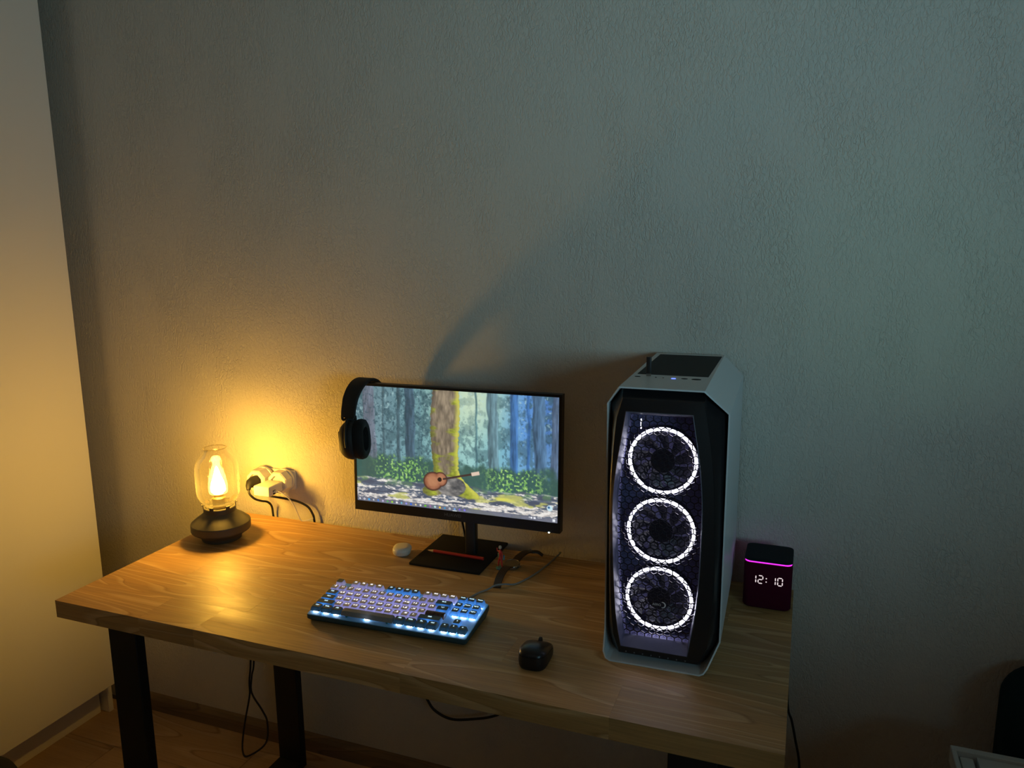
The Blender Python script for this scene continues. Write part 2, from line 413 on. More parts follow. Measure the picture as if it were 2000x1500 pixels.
# ------------------------------------------------------------------ desk
DW, DD, ZT, TH = 1.524, 0.60, 0.75, 0.040
desk = thing('desk', 'long brown pine desk on black steel frames against the wall', 'desk', (DW/2, -DD/2, 0))
do = Vector((DW/2, -DD/2, 0))
rows = [0.100]*6
cuts = [[0.24, 0.385, 0.86, 1.25], [0.44, 1.02], [0.18, 0.74, 1.33], [0.52, 1.12], [0.30, 0.90, 1.40], [0.62, 1.18]]
y = -DD
for r, wd in enumerate(rows):
    xs = [0.0] + cuts[r] + [DW]
    for a, b in zip(xs[:-1], xs[1:]):
        bm = BM(); ln = b-a
        box(bm, (-ln/2+0.00003, -wd/2+0.00003, -TH), (ln/2-0.00003, wd/2-0.00003, 0), 0.00015, 1)
        put('plank', bm, pine, desk, loc=Vector(((a+b)/2, y+wd/2, ZT))-do)
    y += wd
def leg_frame(x0, x1):
    zt = ZT-TH
    yf, yb = -0.585, -0.035
    for (a, b) in ((yf, yf+0.025), (yb-0.025, yb)):
        put('leg', bbox(Vector((x0, a, 0.0))-do, Vector((x1, b, zt))-do, 0.002, 1), black_steel, desk)
    put('foot_bar', bbox(Vector((x0, yf+0.025, 0.0))-do, Vector((x1, yb-0.025, 0.025))-do, 0.002, 1), black_steel, desk)
    put('top_bar', bbox(Vector((x0, yf+0.025, zt-0.025))-do, Vector((x1, yb-0.025, zt))-do, 0.002, 1), black_steel, desk)
leg_frame(0.131, 0.209)
leg_frame(1.345, 1.423)

# ------------------------------------------------------------------ table lamp
lx, ly = 0.095, -0.180
lamp = thing('table_lamp', 'lit lantern-style lamp with clear glass shade and dark base', 'lamp', (lx, ly, ZT))
bm = BM(); lathe(bm, [(0.046, 0), (0.050, 0.001), (0.052, 0.010), (0.055, 0.013), (0.074, 0.026), (0.0755, 0.029), (0.0755, 0.045), (0.0745, 0.0475), (0.062, 0.058), (0.050, 0.066), (0.043, 0.072), (0.0405, 0.076), (0.0405, 0.088), (0.039, 0.0895), (0.035, 0.0895), (0.034, 0.084)], 64)
put('lamp_base', bm, lamp_metal, lamp, smooth=True, angle=18)
for k in range(6):
    a = 2*PI*k/6 + 0.2
    bm = BM(); box(bm, (-0.0055, -0.0012, 0.086), (0.0055, 0.0012, 0.0975), 0.0006, 1)
    box(bm, (-0.0055, -0.005, 0.0955), (0.0055, 0.0012, 0.0975), 0.0006, 1)
    put('clip', bm, lamp_metal, lamp, loc=(0.0405*math.sin(a)*0.985, -0.0405*math.cos(a)*0.985, 0), rot=(0, 0, a))
bm = BM()
gp = [(0.0335, 0.0895), (0.036, 0.098), (0.0455, 0.108), (0.0525, 0.122), (0.0545, 0.138), (0.0545, 0.190), (0.052, 0.204), (0.044, 0.219), (0.033, 0.230), (0.0275, 0.237), (0.0268, 0.243), (0.0278, 0.2475), (0.0290, 0.2485)]
gs_ = smooth_path([(r, 0, z) for r, z in gp], 4)
lathe(bm, [(p.x, p.z) for p in gs_], 64, cap0=False, cap1=False)
put('glass_shade', bm, thin_glass('bubbly_glass'), lamp, smooth=True, angle=60)
bm = BM()
ring = [Vector((0.0284*math.cos(2*PI*k/48), 0.0284*math.sin(2*PI*k/48), 0.2478)) for k in range(48)]
rings = [[Vector(((0.0284+0.0014*math.cos(2*PI*j/8))*math.cos(2*PI*k/48), (0.0284+0.0014*math.cos(2*PI*j/8))*math.sin(2*PI*k/48), 0.2478+0.0014*math.sin(2*PI*j/8))) for j in range(8)] for k in range(49)]
loft(bm, rings, cap0=False, cap1=False)
put('glass_rim', bm, thin_glass('rim_glass', (0.85, 0.82, 0.75), rough=0.1, haze=0.3), lamp, smooth=True, angle=60)
bm = BM(); bp_ = smooth_path([(0.014, 0, 0.122), (0.0225, 0, 0.126), (0.0242, 0, 0.138), (0.0232, 0, 0.155), (0.0185, 0, 0.178), (0.0118, 0, 0.196), (0.0092, 0, 0.205), (0.0112, 0, 0.212), (0.0118, 0, 0.219), (0.0085, 0, 0.2245), (0.001, 0, 0.226)], 3)
lathe(bm, [(p.x, p.z) for p in bp_], 32)
gm0 = bpy.data.materials.new('glowing_bulb_glass'); gm0.use_nodes = True; nt = gm0.node_tree; nt.nodes.remove(nt.nodes['Principled BSDF'])
tr = nt.nodes.new('ShaderNodeBsdfTransparent'); em = nt.nodes.new('ShaderNodeEmission'); em.inputs[0].default_value = (1.0, 0.60, 0.16, 1); em.inputs[1].default_value = 0.9
ad = nt.nodes.new('ShaderNodeAddShader'); nt.links.new(tr.outputs[0], ad.inputs[0]); nt.links.new(em.outputs[0], ad.inputs[1]); nt.links.new(ad.outputs[0], nt.nodes['Material Output'].inputs[0])
put('bulb', bm, gm0, lamp, smooth=True, angle=60)
bm = BM(); bp_ = smooth_path([(0.004, 0, 0.127), (0.0165, 0, 0.129), (0.0185, 0, 0.137), (0.0165, 0, 0.152), (0.0095, 0, 0.172), (0.0045, 0, 0.190), (0.0008, 0, 0.198)], 3)
lathe(bm, [(p.x, p.z) for p in bp_], 28)
put('filament_core', bm, emis('warm_core', (1.0, 0.53, 0.065), 300.0), lamp, smooth=True, angle=60)
bm = BM(); lathe(bm, [(0.017, 0.086), (0.017, 0.112), (0.013, 0.116), (0.0135, 0.1235)], 24)
put('socket', bm, mat('brass_socket', (0.3, 0.2, 0.08), 0.35, metal=0.8, bump=(200, 0.05)), lamp, smooth=True)

# ------------------------------------------------------------------ wall sockets, adapters and cords
so = thing('wall_socket', 'white double wall socket behind the plug adapters', 'socket', (0.118, WY, 0.855))
bm = BM(); rounded_slab(bm, 0.130, 0.056, 0.0, 0.007, 0.006, 0.002); xform(bm, Matrix.Rotation(PI/2, 4, 'X'))
put('frame', bm, white_plastic, so, smooth=True)
for sx in (-0.0355, 0.0355):
    bm = BM(); lathe(bm, [(0.024, 0.009), (0.0235, 0.0115), (0.021, 0.0118)], 28); xform(bm, Matrix.Translation((sx, 0, 0)) @ Matrix.Rotation(PI/2, 4, 'X'))
    put('outlet', bm, white_plastic, so, smooth=True)
def octo(r, cx=0, cz=0, a0=22.5):
    return [(cx+r*math.cos(math.radians(a0+45*k)), cz+r*math.sin(math.radians(a0+45*k))) for k in range(8)]
def adapter(x, z, yf, label):
    a = thing('plug_adapter', label, 'adapter', (x, WY-0.0125, z), group='white plug adapters on the wall')
    d = (WY-0.0125)-yf
    bm = BM()
    loft(bm, [[Vector((px, -yy, pz)) for px, pz in octo(r)] for yy, r in ((d*0.22, 0.030), (d*0.30, 0.0335), (d*0.9, 0.0330), (d, 0.030))], cap1=False)
    R0 = [Vector((px, -d, pz)) for px, pz in octo(0.030)]
    loft(bm, [R0, [Vector((px, -d, pz)) for px, pz in octo(0.022)], [Vector((px, -d+0.008, pz)) for px, pz in octo(0.0205)]], cap0=False)
    bmesh.ops.remove_doubles(bm, verts=bm.verts[:], dist=1e-5)
    put('body', bm, white_plastic, a, smooth=True, angle=25)
    bm = BM(); lathe(bm, [(0.031, 0.0), (0.0335, 0.002), (0.0335, d*0.22), (0.031, d*0.25)], 36); xform(bm, Matrix.Rotation(PI/2, 4, 'X'))
    put('round_back', bm, white_plastic, a, smooth=True)
    for s in (-1, 1):
        bm = BM(); lathe(bm, [(0.0028, 0), (0.0028, 0.0006)], 12); xform(bm, Matrix.Translation((s*0.0095, -d+0.0079, 0)) @ Matrix.Rotation(PI/2, 4, 'X'))
        put('pin_hole', bm, matte_black, a)
    return a
adapter(0.0845, 0.857, -0.022, 'octagonal white plug adapter holding the black plug, left one')
adapter(0.1535, 0.857, -0.016, 'octagonal white plug adapter holding the white charger, right one')
ch = thing('usb_charger', 'white block charger plugged in the right wall adapter', 'charger', (0.1485, -0.0175, 0.8515))
bm = BM()
loft(bm, [[Vector((px, yy, pz)) for px, pz in rrect(w_, h_, r_, 4)] for yy, w_, h_, r_ in ((0.0, 0.050, 0.026, 0.004), (-0.056, 0.053, 0.028, 0.004), (-0.0585, 0.052, 0.027, 0.004), (-0.06, 0.049, 0.024, 0.003))])
put('body', bm, white_plastic, ch, smooth=True)
bm = BM(); box(bm, (0.0262, -0.044, -0.004), (0.0268, -0.033, 0.0005), 0.0001, 1)
put('port', bm, matte_black, ch)
bm = BM(); box(bm, (0.0262, -0.044, -0.0115), (0.0268, -0.033, -0.007), 0.0001, 1)
put('port', bm, matte_black, ch)
# white usb lead
cu = thing('usb_cable', 'thin white usb lead hanging from the charger to desk', 'cable', (0.19, -0.06, 0.75))
oo = Vector((0.19, -0.06, 0.75))
bm = BM(); pts = [(0.1758, -0.056, 0.8485), (0.187, -0.056, 0.8485), (0.198, -0.050, 0.843), (0.210, -0.038, 0.824), (0.216, -0.025, 0.798), (0.218, -0.014, 0.770), (0.221, -0.008, 0.7535), (0.231, -0.002, 0.7515), (0.241, 0.006, 0.7535), (0.247, 0.013, 0.756)]
tube(bm, [p-oo for p in smooth_path(pts, 6)], 0.0016, 8); put('lead', bm, white_plastic, cu, smooth=True)
bm = BM(); box(bm, Vector((0.175, -0.061, 0.8455))-oo, Vector((0.1865, -0.051, 0.8515))-oo, 0.0018, 2); put('connector', bm, white_plastic, cu, smooth=True)
# black plug and cord
pc_ = thing('mains_cable', 'black power cord with angled plug in the left adapter', 'cord', (0.089, -0.03, 0.857))
oo = Vector((0.089, -0.03, 0.857))
bm = BM(); pp = [(0.0845, -0.015, 0.857), (0.085, -0.03, 0.858), (0.086, -0.044, 0.858), (0.0885, -0.055, 0.853), (0.092, -0.061, 0.845)]
tube(bm, [Vector(p)-oo for p in pp], [0.0165, 0.0168, 0.0135, 0.0085, 0.0052], 14); put('plug', bm, rubber, pc_, smooth=True, angle=50)
bm = BM(); tube(bm, [Vector(p)-oo for p in smooth_path([(0.0918, -0.061, 0.8455), (0.0965, -0.062, 0.833), (0.103, -0.052, 0.818), (0.108, -0.033, 0.806), (0.1105, -0.008, 0.795), (0.1085, 0.010, 0.778), (0.107, 0.0165, 0.755), (0.107, 0.0175, 0.70), (0.09, 0.0175, 0.55)], 6)], 0.0031, 8); put('lead', bm, rubber, pc_, smooth=True)
bm = BM(); tube(bm, smooth_path([(0.111, -0.012, 0.822), (0.12, -0.014, 0.8165), (0.142, -0.012, 0.8145), (0.170, -0.006, 0.811), (0.205, 0.004, 0.803), (0.231, 0.013, 0.788), (0.243, 0.0165, 0.768), (0.247, 0.018, 0.748), (0.249, 0.0185, 0.68), (0.23, 0.02, 0.5)], 6), 0.0032, 8)
put('black_cable', bm, rubber, smooth=True, label='black lead arching right from the adapters behind the desk', cat='cord')
# cords under the desk
bm = BM(); tube(bm, smooth_path([(0.004, 0.012, 0.55), (0.002, 0.0, 0.30), (-0.011, 0.0, 0.205), (-0.014, 0.0, 0.158), (-0.027, -0.01, 0.085), (-0.024, -0.03, 0.040), (-0.004, -0.06, 0.011), (0.022, -0.07, 0.0055), (0.058, -0.03, 0.03), (0.052, -0.008, 0.085), (0.030, 0.0, 0.115), (-0.008, 0.003, 0.165), (-0.004, 0.004, 0.22), (0.008, 0.006, 0.29), (0.009, 0.012, 0.55)], 7), 0.0028, 8)
put('hanging_cord', bm, rubber, smooth=True, label='twisted black cord hanging in a loop beside the left back leg', cat='cord')
bm = BM(); tube(bm, smooth_path([(0.53, 0.012, 0.42), (0.566, 0.006, 0.33), (0.598, 0.0, 0.276), (0.621, 0.0, 0.248), (0.667, 0.0, 0.234), (0.728, 0.0, 0.247), (0.801, 0.0, 0.275), (0.88, 0.006, 0.33), (0.94, 0.012, 0.42)], 7), 0.0036, 8)
put('sagging_cord', bm, rubber, smooth=True, label='thick black cord sagging in an arc below the desk middle', cat='cord')
bm = BM(); tube(bm, smooth_path([(1.515, 0.018, 0.74), (1.520, 0.012, 0.60), (1.526, 0.0, 0.47), (1.537, 0.0, 0.43), (1.547, 0.0, 0.385), (1.560, 0.0, 0.314), (1.562, 0.0, 0.18), (1.55, -0.02, 0.006)], 7), 0.0028, 8)
put('speaker_cord', bm, rubber, smooth=True, label='thin black cord hanging past the right end of desk', cat='cord')

# ------------------------------------------------------------------ monitor
MW, MH = 0.540, 0.3247
mroot = thing('monitor', 'black computer monitor showing a forest wallpaper, on square stand', 'monitor', (0.739, -0.07, ZT))
mo = Vector((0.739, -0.07, ZT))
# panel frame: children of a panel in the plane of the screen
PC = Vector((0.7425, -0.1065, 1.0170)); PYAW, PTILT = 0.020, -0.0438
pmat = Matrix.Translation(PC-mo) @ Matrix.Rotation(PYAW, 4, 'Z') @ Matrix.Rotation(PTILT, 4, 'X')
bz, bt, bb = 0.0065, 0.0065, 0.0240
x0, x1, z0, z1 = -MW/2+bz, MW/2-bz, -MH/2+bb, MH/2-bt
bm = BM()
outer = [(-MW/2, -MH/2), (MW/2, -MH/2), (MW/2, MH/2), (-MW/2, MH/2)]
inner = [(x0, z0), (x1, z0), (x1, z1), (x0, z1)]
loft(bm, [[Vector((px, yy, pz)) for px, pz in pts] for pts, yy in ((inner, 0.0022), (inner, 0.0), (outer, 0.0), (outer, 0.022), ([(a*0.9, b*0.8) for a, b in outer], 0.046))], cap0=False)
panel = put('panel', bm, black_plastic, mroot); panel.matrix_local = pmat

def paint_screen(W, H):
    """generic sunny forest with one big mossy trunk, ferns, bare ground; a rock, a guitar; task bar"""
    rng = np.random.RandomState(5)
    u, v = np.meshgrid((np.arange(W)+0.5)/W, (np.arange(H)+0.5)/H)   # v down
    def noise(fx, fy, seed, oct_=4):
        out = np.zeros((H, W)); amp = 1; tot = 0
        r = np.random.RandomState(seed)
        for o in range(oct_):
            gx, gy = max(2, int(fx*2**o)), max(2, int(fy*2**o))
            g = r.rand(gy+2, gx+2)
            X = u*gx; Y = v*gy; xi = X.astype(int); yi = Y.astype(int); fx_ = X-xi; fy_ = Y-yi
            fx_ = fx_*fx_*(3-2*fx_); fy_ = fy_*fy_*(3-2*fy_)
            n = (g[yi, xi]*(1-fx_)+g[yi, xi+1]*fx_)*(1-fy_)+(g[yi+1, xi]*(1-fx_)+g[yi+1, xi+1]*fx_)*fy_
            out += n*amp; tot += amp; amp *= 0.55
        return out/tot
    def ss(a, b, x):
        t = np.clip((x-a)/(b-a), 0, 1); return t*t*(3-2*t)
    def mix(img, col, a):
        a = np.clip(a, 0, 1)[..., None]
        return img*(1-a)+np.array(col, float).reshape((1, 1, 3) if np.ndim(col) == 1 else np.shape(col))*a
    xs = [0, .12, .3, .42, .58, .72, .85, 1]
    cols = np.array([[98, 128, 138], [112, 145, 155], [105, 148, 158], [130, 178, 175], [165, 215, 205], [120, 185, 205], [92, 150, 225], [78, 120, 190]], float)
    img = np.stack([np.interp(u, xs, cols[:, k]) for k in range(3)], -1)
    glow = np.exp(-((u-0.60)/0.16)**2-((v-0.05)/0.32)**2)
    img = mix(img, (225, 238, 200), glow*0.75)
    img = mix(img, (150, 205, 215), ss(.25, .6, v)*0.35)
    # conifer foliage masses, upper part darker
    f = noise(22, 12, 1, 5); f2 = noise(110, 46, 2, 3)
    img = mix(img, (62, 92, 100), ss(.47, .62, f)*(0.75-0.45*v)*(1-glow*0.7))
    img = mix(img, (190, 225, 225), ss(.62, .75, f2)*ss(.6, .1, v)*0.55)
    img = mix(img, (48, 74, 84), ss(.56, .7, noise(70, 30, 3))*0.5*(1-glow*0.8))
    # background trunks
    def trunk(c, wd, col, a, v1=0.72, lean=0.0, tex=0.35):
        nonlocal img
        cc = c+lean*(v-0.4)+(noise(3, 9, int(c*1000), 2)-0.5)*0.012
        m = ss(wd/2+0.004, wd/2-0.004, np.abs(u-cc))*ss(v1+0.02, v1-0.01, v)
        n = noise(120, 10, int(c*977)+1, 3); side = np.clip((u-cc)/(wd+1e-6)+0.5, 0, 1)
        col = np.array(col, float)*(0.75+tex*(n[..., None]-0.5)*2+0.35*side[..., None])
        img = mix(img, np.clip(col, 0, 255), m*a)
    trunk(0.075, 0.060, (112, 122, 138), 0.95, 0.78, 0.02)
    trunk(0.150, 0.014, (82, 112, 122), 0.75, 0.66)
    trunk(0.228, 0.018, (76, 104, 116), 0.8, 0.64)
    trunk(0.285, 0.048, (72, 98, 116), 0.95, 0.78)
    trunk(0.335, 0.010, (92, 128, 138), 0.6, 0.62)
    trunk(0.615, 0.009, (84, 130, 142), 0.8, 0.66)
    trunk(0.695, 0.050, (104, 138, 150), 0.92, 0.74, 0.01)
    trunk(0.795, 0.036, (66, 112, 172), 0.9, 0.70)
    trunk(0.862, 0.014, (60, 110, 178), 0.8, 0.72)
    trunk(0.915, 0.056, (82, 116, 150), 0.95, 0.84, 0.03)
    trunk(0.985, 0.036, (92, 112, 140), 0.9, 0.80, -0.01)
    br = noise(90, 70, 11, 3)   # bare branches
    img = mix(img, (46, 74, 86), ss(.60, .68, br)*(u < .4)*ss(.7, .5, v)*0.5)
    # undergrowth
    und = ss(.56, .64, v + (f-.5)*0.16)*ss(.84, .78, v)
    img = mix(img, (58, 92, 82), und*0.9)
    fern = noise(110, 60, 21, 3); fmask = (np.exp(-((u-.24)/.13)**4)+np.exp(-((u-.80)/.13)**4))
    ang = np.abs(np.sin((u*46+np.sin(v*37)*1.6)+v*40))
    img = mix(img, (128, 190, 96), und*fmask*ss(.50, .62, fern)*0.9)
    img = mix(img, (205, 240, 150), und*fmask*ss(.63, .72, fern)*ang*0.9)
    # ground
    gr = ss(.775, .80, v+(noise(9, 3, 31, 2)-.5)*0.05)
    img = mix(img, (98, 110, 128), gr)
    s1 = noise(14, 60, 32, 5); s2 = noise(70, 110, 33, 3)
    img = mix(img, (74, 80, 98), gr*ss(.5, .35, s1)*0.8)
    img = mix(img, (214, 206, 200), gr*ss(.52, .60, s1*0.6+s2*0.4+0.10*ss(.86, .95, v))*0.95)
    img = mix(img, (250, 246, 240), gr*ss(.57, .66, s1*0.5+s2*0.5+0.05*ss(.86, .95, v))*0.9)
    img = mix(img, (206, 206, 110), gr*ss(.60, .70, noise(8, 14, 41))*0.8)
    img = mix(img, (98, 140, 92), gr*ss(.86, .79, v)*ss(.5, .62, noise(22, 20, 42))*0.7)
    img = mix(img, (228, 224, 96), np.exp(-((u-.745)/.045)**2-((v-.855)/.014)**2)*1.1)
    # the big mossy trunk
    cl = 0.404-0.07*ss(.62, .86, v)**2-0.015*np.sin(v*5); crr = 0.530+0.10*ss(.60, .88, v)**2+0.004*np.sin(v*9)
    ed = (noise(20, 60, 51, 3)-.5)*0.012
    m = ss(-0.003, 0.003, u-cl+ed)*ss(0.003, -0.003, u-crr+ed)*ss(.885, .865, v+(noise(20, 6, 52, 2)-.5)*.06)
    bark = noise(90, 14, 53, 3)
    side = np.clip((u-cl)/(crr-cl), 0, 1)
    tc = np.array([138, 124, 104], float)*(0.62+0.75*bark[..., None])
    img = mix(img, np.clip(tc, 0, 255), m)
    moss = ss(.45, .62, noise(16, 22, 54, 3)*0.55+0.5*np.abs(side-0.42)+0.25*ss(.35, .7, v)-0.02)
    mc = np.array([150, 160, 50], float)*(0.65+0.7*noise(60, 60, 55, 3)[..., None])
    img = mix(img, np.clip(mc, 0, 255), m*moss*0.95)
    img = mix(img, (225, 222, 96), m*ss(.78, .97, side)*0.75)
    img = mix(img, (70, 62, 58), m*ss(.2, .0, side)*0.5)
    # a grey rock in front of the roots
    rx, ry = (u-0.492)/0.075, (v-0.800)/0.085
    rk = rx**2+np.where(ry > 0, ry*1.1, ry)**2 + (noise(12, 14, 61, 2)-.5)*0.5
    rn = noise(40, 40, 62, 3)
    col = np.stack([118+70*(rn-.5)*2-30*rx, 116+66*(rn-.5)*2-28*rx, 114+60*(rn-.5)*2-26*rx], -1)
    img = mix(img, np.clip(col, 30, 235), ss(1.05, .92, rk))
    # an acoustic guitar leaning on it
    def ell(cx, cy, a, b, th):
        ct, st = math.cos(th), math.sin(th); X = (u-cx)*1.777; Y = v-cy
        return ((X*ct+Y*st)/a)**2+((-X*st+Y*ct)/b)**2
    th = math.radians(-14)
    body = np.minimum(ell(.400, .765, .085, .078, th), ell(.438, .742, .060, .060, th))
    img = mix(img, (74, 48, 40), ss(1.12, 1.0, body))
    gn = noise(60, 40, 71, 3)[..., None]*40-20
    img = mix(img, np.clip(np.array([168, 108, 78], float)+gn, 0, 255), ss(.98, .55, body))
    img = mix(img, (206, 146, 104), ss(.55, .1, body)*0.6)
    img = mix(img, (120, 66, 46), ss(.86, .80, body)*ss(.62, .86, body)*0.6)
    img = mix(img, (40, 26, 22), ss(1.0, .8, ell(.434, .745, .020, .020, th)))
    X = (u-.45)*1.777; Y = v-.738; dn = np.abs(Y*math.cos(th)-X*math.sin(th)); al = X*math.cos(th)+Y*math.sin(th)
    img = mix(img, (70, 50, 44), ss(.0095, .0065, dn)*(al > 0)*(al < .26))
    img = mix(img, (232, 206, 186), ss(.018, .012, dn)*(al > .26)*(al < .33))
    # task bar, icons, tray
    bar = (v > 0.963)
    img = mix(img, (104, 108, 126), bar*0.88)
    ic = [(250, 250, 250), (250, 250, 250), (60, 170, 240), (215, 222, 228), (60, 130, 225), (200, 190, 230), (80, 190, 90), (160, 215, 60), (240, 240, 240), (110, 200, 230), (150, 150, 235), (30, 100, 235), (245, 225, 160), (235, 240, 240), (110, 200, 40), (225, 120, 190), (190, 235, 230), (245, 205, 60), (40, 160, 220), (240, 240, 235), (120, 170, 235), (120, 90, 235), (130, 120, 235)]
    for k, c in enumerate(ic):
        cx = 0.014+k*0.0247
        dd = np.hypot((u-cx)*1.777, v-0.981)
        if k % 3 == 1: img = mix(img, c, ss(.0100, .0078, dd)); 
        elif k % 3 == 2: img = mix(img, c, ss(.0092, .0074, np.maximum(np.abs(u-cx)*1.777, np.abs(v-.981))))
        else: img = mix(img, c, ss(.0105, .008, np.abs(u-cx)*1.777+np.abs(v-.981)))
        if k in (1, 15, 19): img = mix(img, (90, 96, 150), ss(.005, .0035, dd))
    img = mix(img, (235, 248, 255), (np.abs(u-(0.014+20*0.0247)) < .011)*(v > .992))
    for cx, wd in ((.878, .006), (.893, .010)): img = mix(img, (245, 248, 255), ss(wd*.6, wd*.4, np.abs(u-cx))*ss(.008, .006, np.abs(v-.978)))
    img = mix(img, (245, 248, 255), ss(.012, .010, np.maximum(np.abs(u-.982)*1.777, np.abs(v-.980))))
    dd = np.hypot((u-.962)*1.777, v-.885)
    img = mix(img, (210, 240, 250), ss(.026, .022, dd)); img = mix(img, (60, 110, 160), ss(.0115, .008, np.hypot((u-.958)*1.777, v-.88)))
    img = img*0.93+6
    return np.clip(img, 0, 255)/255.0
SW, SH = 480, 270
img = paint_screen(SW, SH)
linimg = np.where(img <= 0.04045, img/12.92, ((img+0.055)/1.055)**2.4)
gx = np.linspace(x0, x1, SW); gz = np.linspace(z1, z0, SH)
X, Z = np.meshgrid(gx, gz)
co = np.stack([X, np.full_like(X, 0.0020), Z], -1).reshape(-1, 3).astype(np.float32)
idx = np.arange(SW*SH).reshape(SH, SW)
quads = np.stack([idx[:-1, :-1], idx[1:, :-1], idx[1:, 1:], idx[:-1, 1:]], -1).reshape(-1, 4)
me = bpy.data.meshes.new('screen')
me.vertices.add(len(co)); me.vertices.foreach_set('co', co.ravel())
me.loops.add(quads.size); me.loops.foreach_set('vertex_index', quads.ravel().astype(np.int32))
me.polygons.add(len(quads)); me.polygons.foreach_set('loop_start', np.arange(0, quads.size, 4, dtype=np.int32))
me.update(calc_edges=True)
ca = me.color_attributes.new('picture', 'FLOAT_COLOR', 'POINT')
ca.data.foreach_set('color', np.concatenate([linimg.reshape(-1, 3), np.ones((SW*SH, 1))], 1).astype(np.float32).ravel())
sm = bpy.data.materials.new('lit_screen'); sm.use_nodes = True; nt = sm.node_tree
b = nt.nodes['Principled BSDF']; b.inputs['Base Color'].default_value = (0.01, 0.01, 0.01, 1); b.inputs['Roughness'].default_value = 0.4
at = nt.nodes.new('ShaderNodeAttribute'); at.attribute_name = 'picture'
nt.links.new(at.outputs['Color'], b.inputs['Emission Color']); b.inputs['Emission Strength'].default_value = 1.0
put_mesh('screen', me, sm, panel)
glow_white = emis('glow_white', (0.9, 0.95, 1.0), 1.0)
for tm, px, pz in ((T_CLK, x1-0.044, z0+0.0081), (T_ENG, x1-0.0655, z0+0.0065)):
    put_mesh('screen_text', tm, None, panel, loc=(px, 0.0016, pz), rot=(PI/2, 0, 0)).data.materials.append(glow_white)
put_mesh('logo', T_HUA, mat('logo_grey', (0.16, 0.16, 0.16), 0.4, bump=(100, 0.01)), panel, loc=(0.0, -0.0004, -MH/2+0.0135), rot=(PI/2, 0, 0))
bm = BM(); box(bm, (0.2415, -0.0016, -MH/2-0.0012), (0.2455, 0.004, -MH/2+0.0012), 0.0008, 2)
put('power_light', bm, emis('power_white', (0.85, 1.0, 0.95), 6.0), panel)
bm = BM(); rounded_slab(bm, 0.185, 0.195, 0.0, 0.0065, 0.003, 0.0012, 4, 0.0, 0.0)
put('stand_base', bm, matte_black, mroot, smooth=True, loc=(0.0005, 0.0, 0), rot=(0, 0, 0.012))
bm = BM(); loft(bm, [[Vector((px+cx, py+cy, z)) for px, py in rrect(0.028, 0.020, 0.004, 4)] for cx, cy, z in ((0.029, 0.008, 0.006), (0.029, 0.010, 0.10), (0.029, 0.022, 0.20), (0.029, 0.024, 0.28))])
put('stand_post', bm, black_plastic, mroot, smooth=True)
bm = BM(); box(bm, (-0.06, 0.002, 0.19), (0.07, 0.020, 0.32), 0.006, 2)
put('stand_bracket', bm, black_plastic, mroot, smooth=True)
bm = BM(); tube(bm, [Vector(p) for p in smooth_path([(0.0, 0.02, 0.16), (-0.006, 0.025, 0.10), (-0.012, 0.05, 0.055), (-0.016, 0.070, 0.02), (-0.020, 0.083, 0.004)], 5)], 0.0027, 8)
put('cable', bm, rubber, mroot, smooth=True)

# ------------------------------------------------------------------ headset hanging over the monitor's top left corner
hs = thing('headset', 'black headset hung over the top left corner of monitor', 'headset', (0.500, -0.095, 1.1665))
ho = Vector((0.500, -0.095, 1.1665))
headfab = mat('headset_black', (0.008, 0.0075, 0.007), 0.65, bump=(300, 0.1))
def band_pt(a):   # a in degrees: 180 = front end, 0 = rear end, in the y-z plane
    return Vector((0, 0.076*math.cos(math.radians(a)), 0.088*math.sin(math.radians(a))-0.073))
bm = BM(); rings = []
for k in range(25):
    a = 8+164*k/24; p = band_pt(a); q = band_pt(a+1); tg = (q-p).normalized(); nn = Vector((0, tg.z, -tg.y))
    if nn.dot(p-Vector((0, 0, -0.073))) < 0: nn = -nn
    hw = 0.0225-0.003*abs(math.cos(math.radians(a)))**3; thk = 0.0085 if 30 < a < 150 else 0.006
    rings.append([p+Vector((px, 0, 0))+nn*py for px, py in rrect(hw*2, thk, thk*0.45, 3, 0, thk/2)])
loft(bm, rings)
put('headband', bm, headfab, hs, smooth=True)
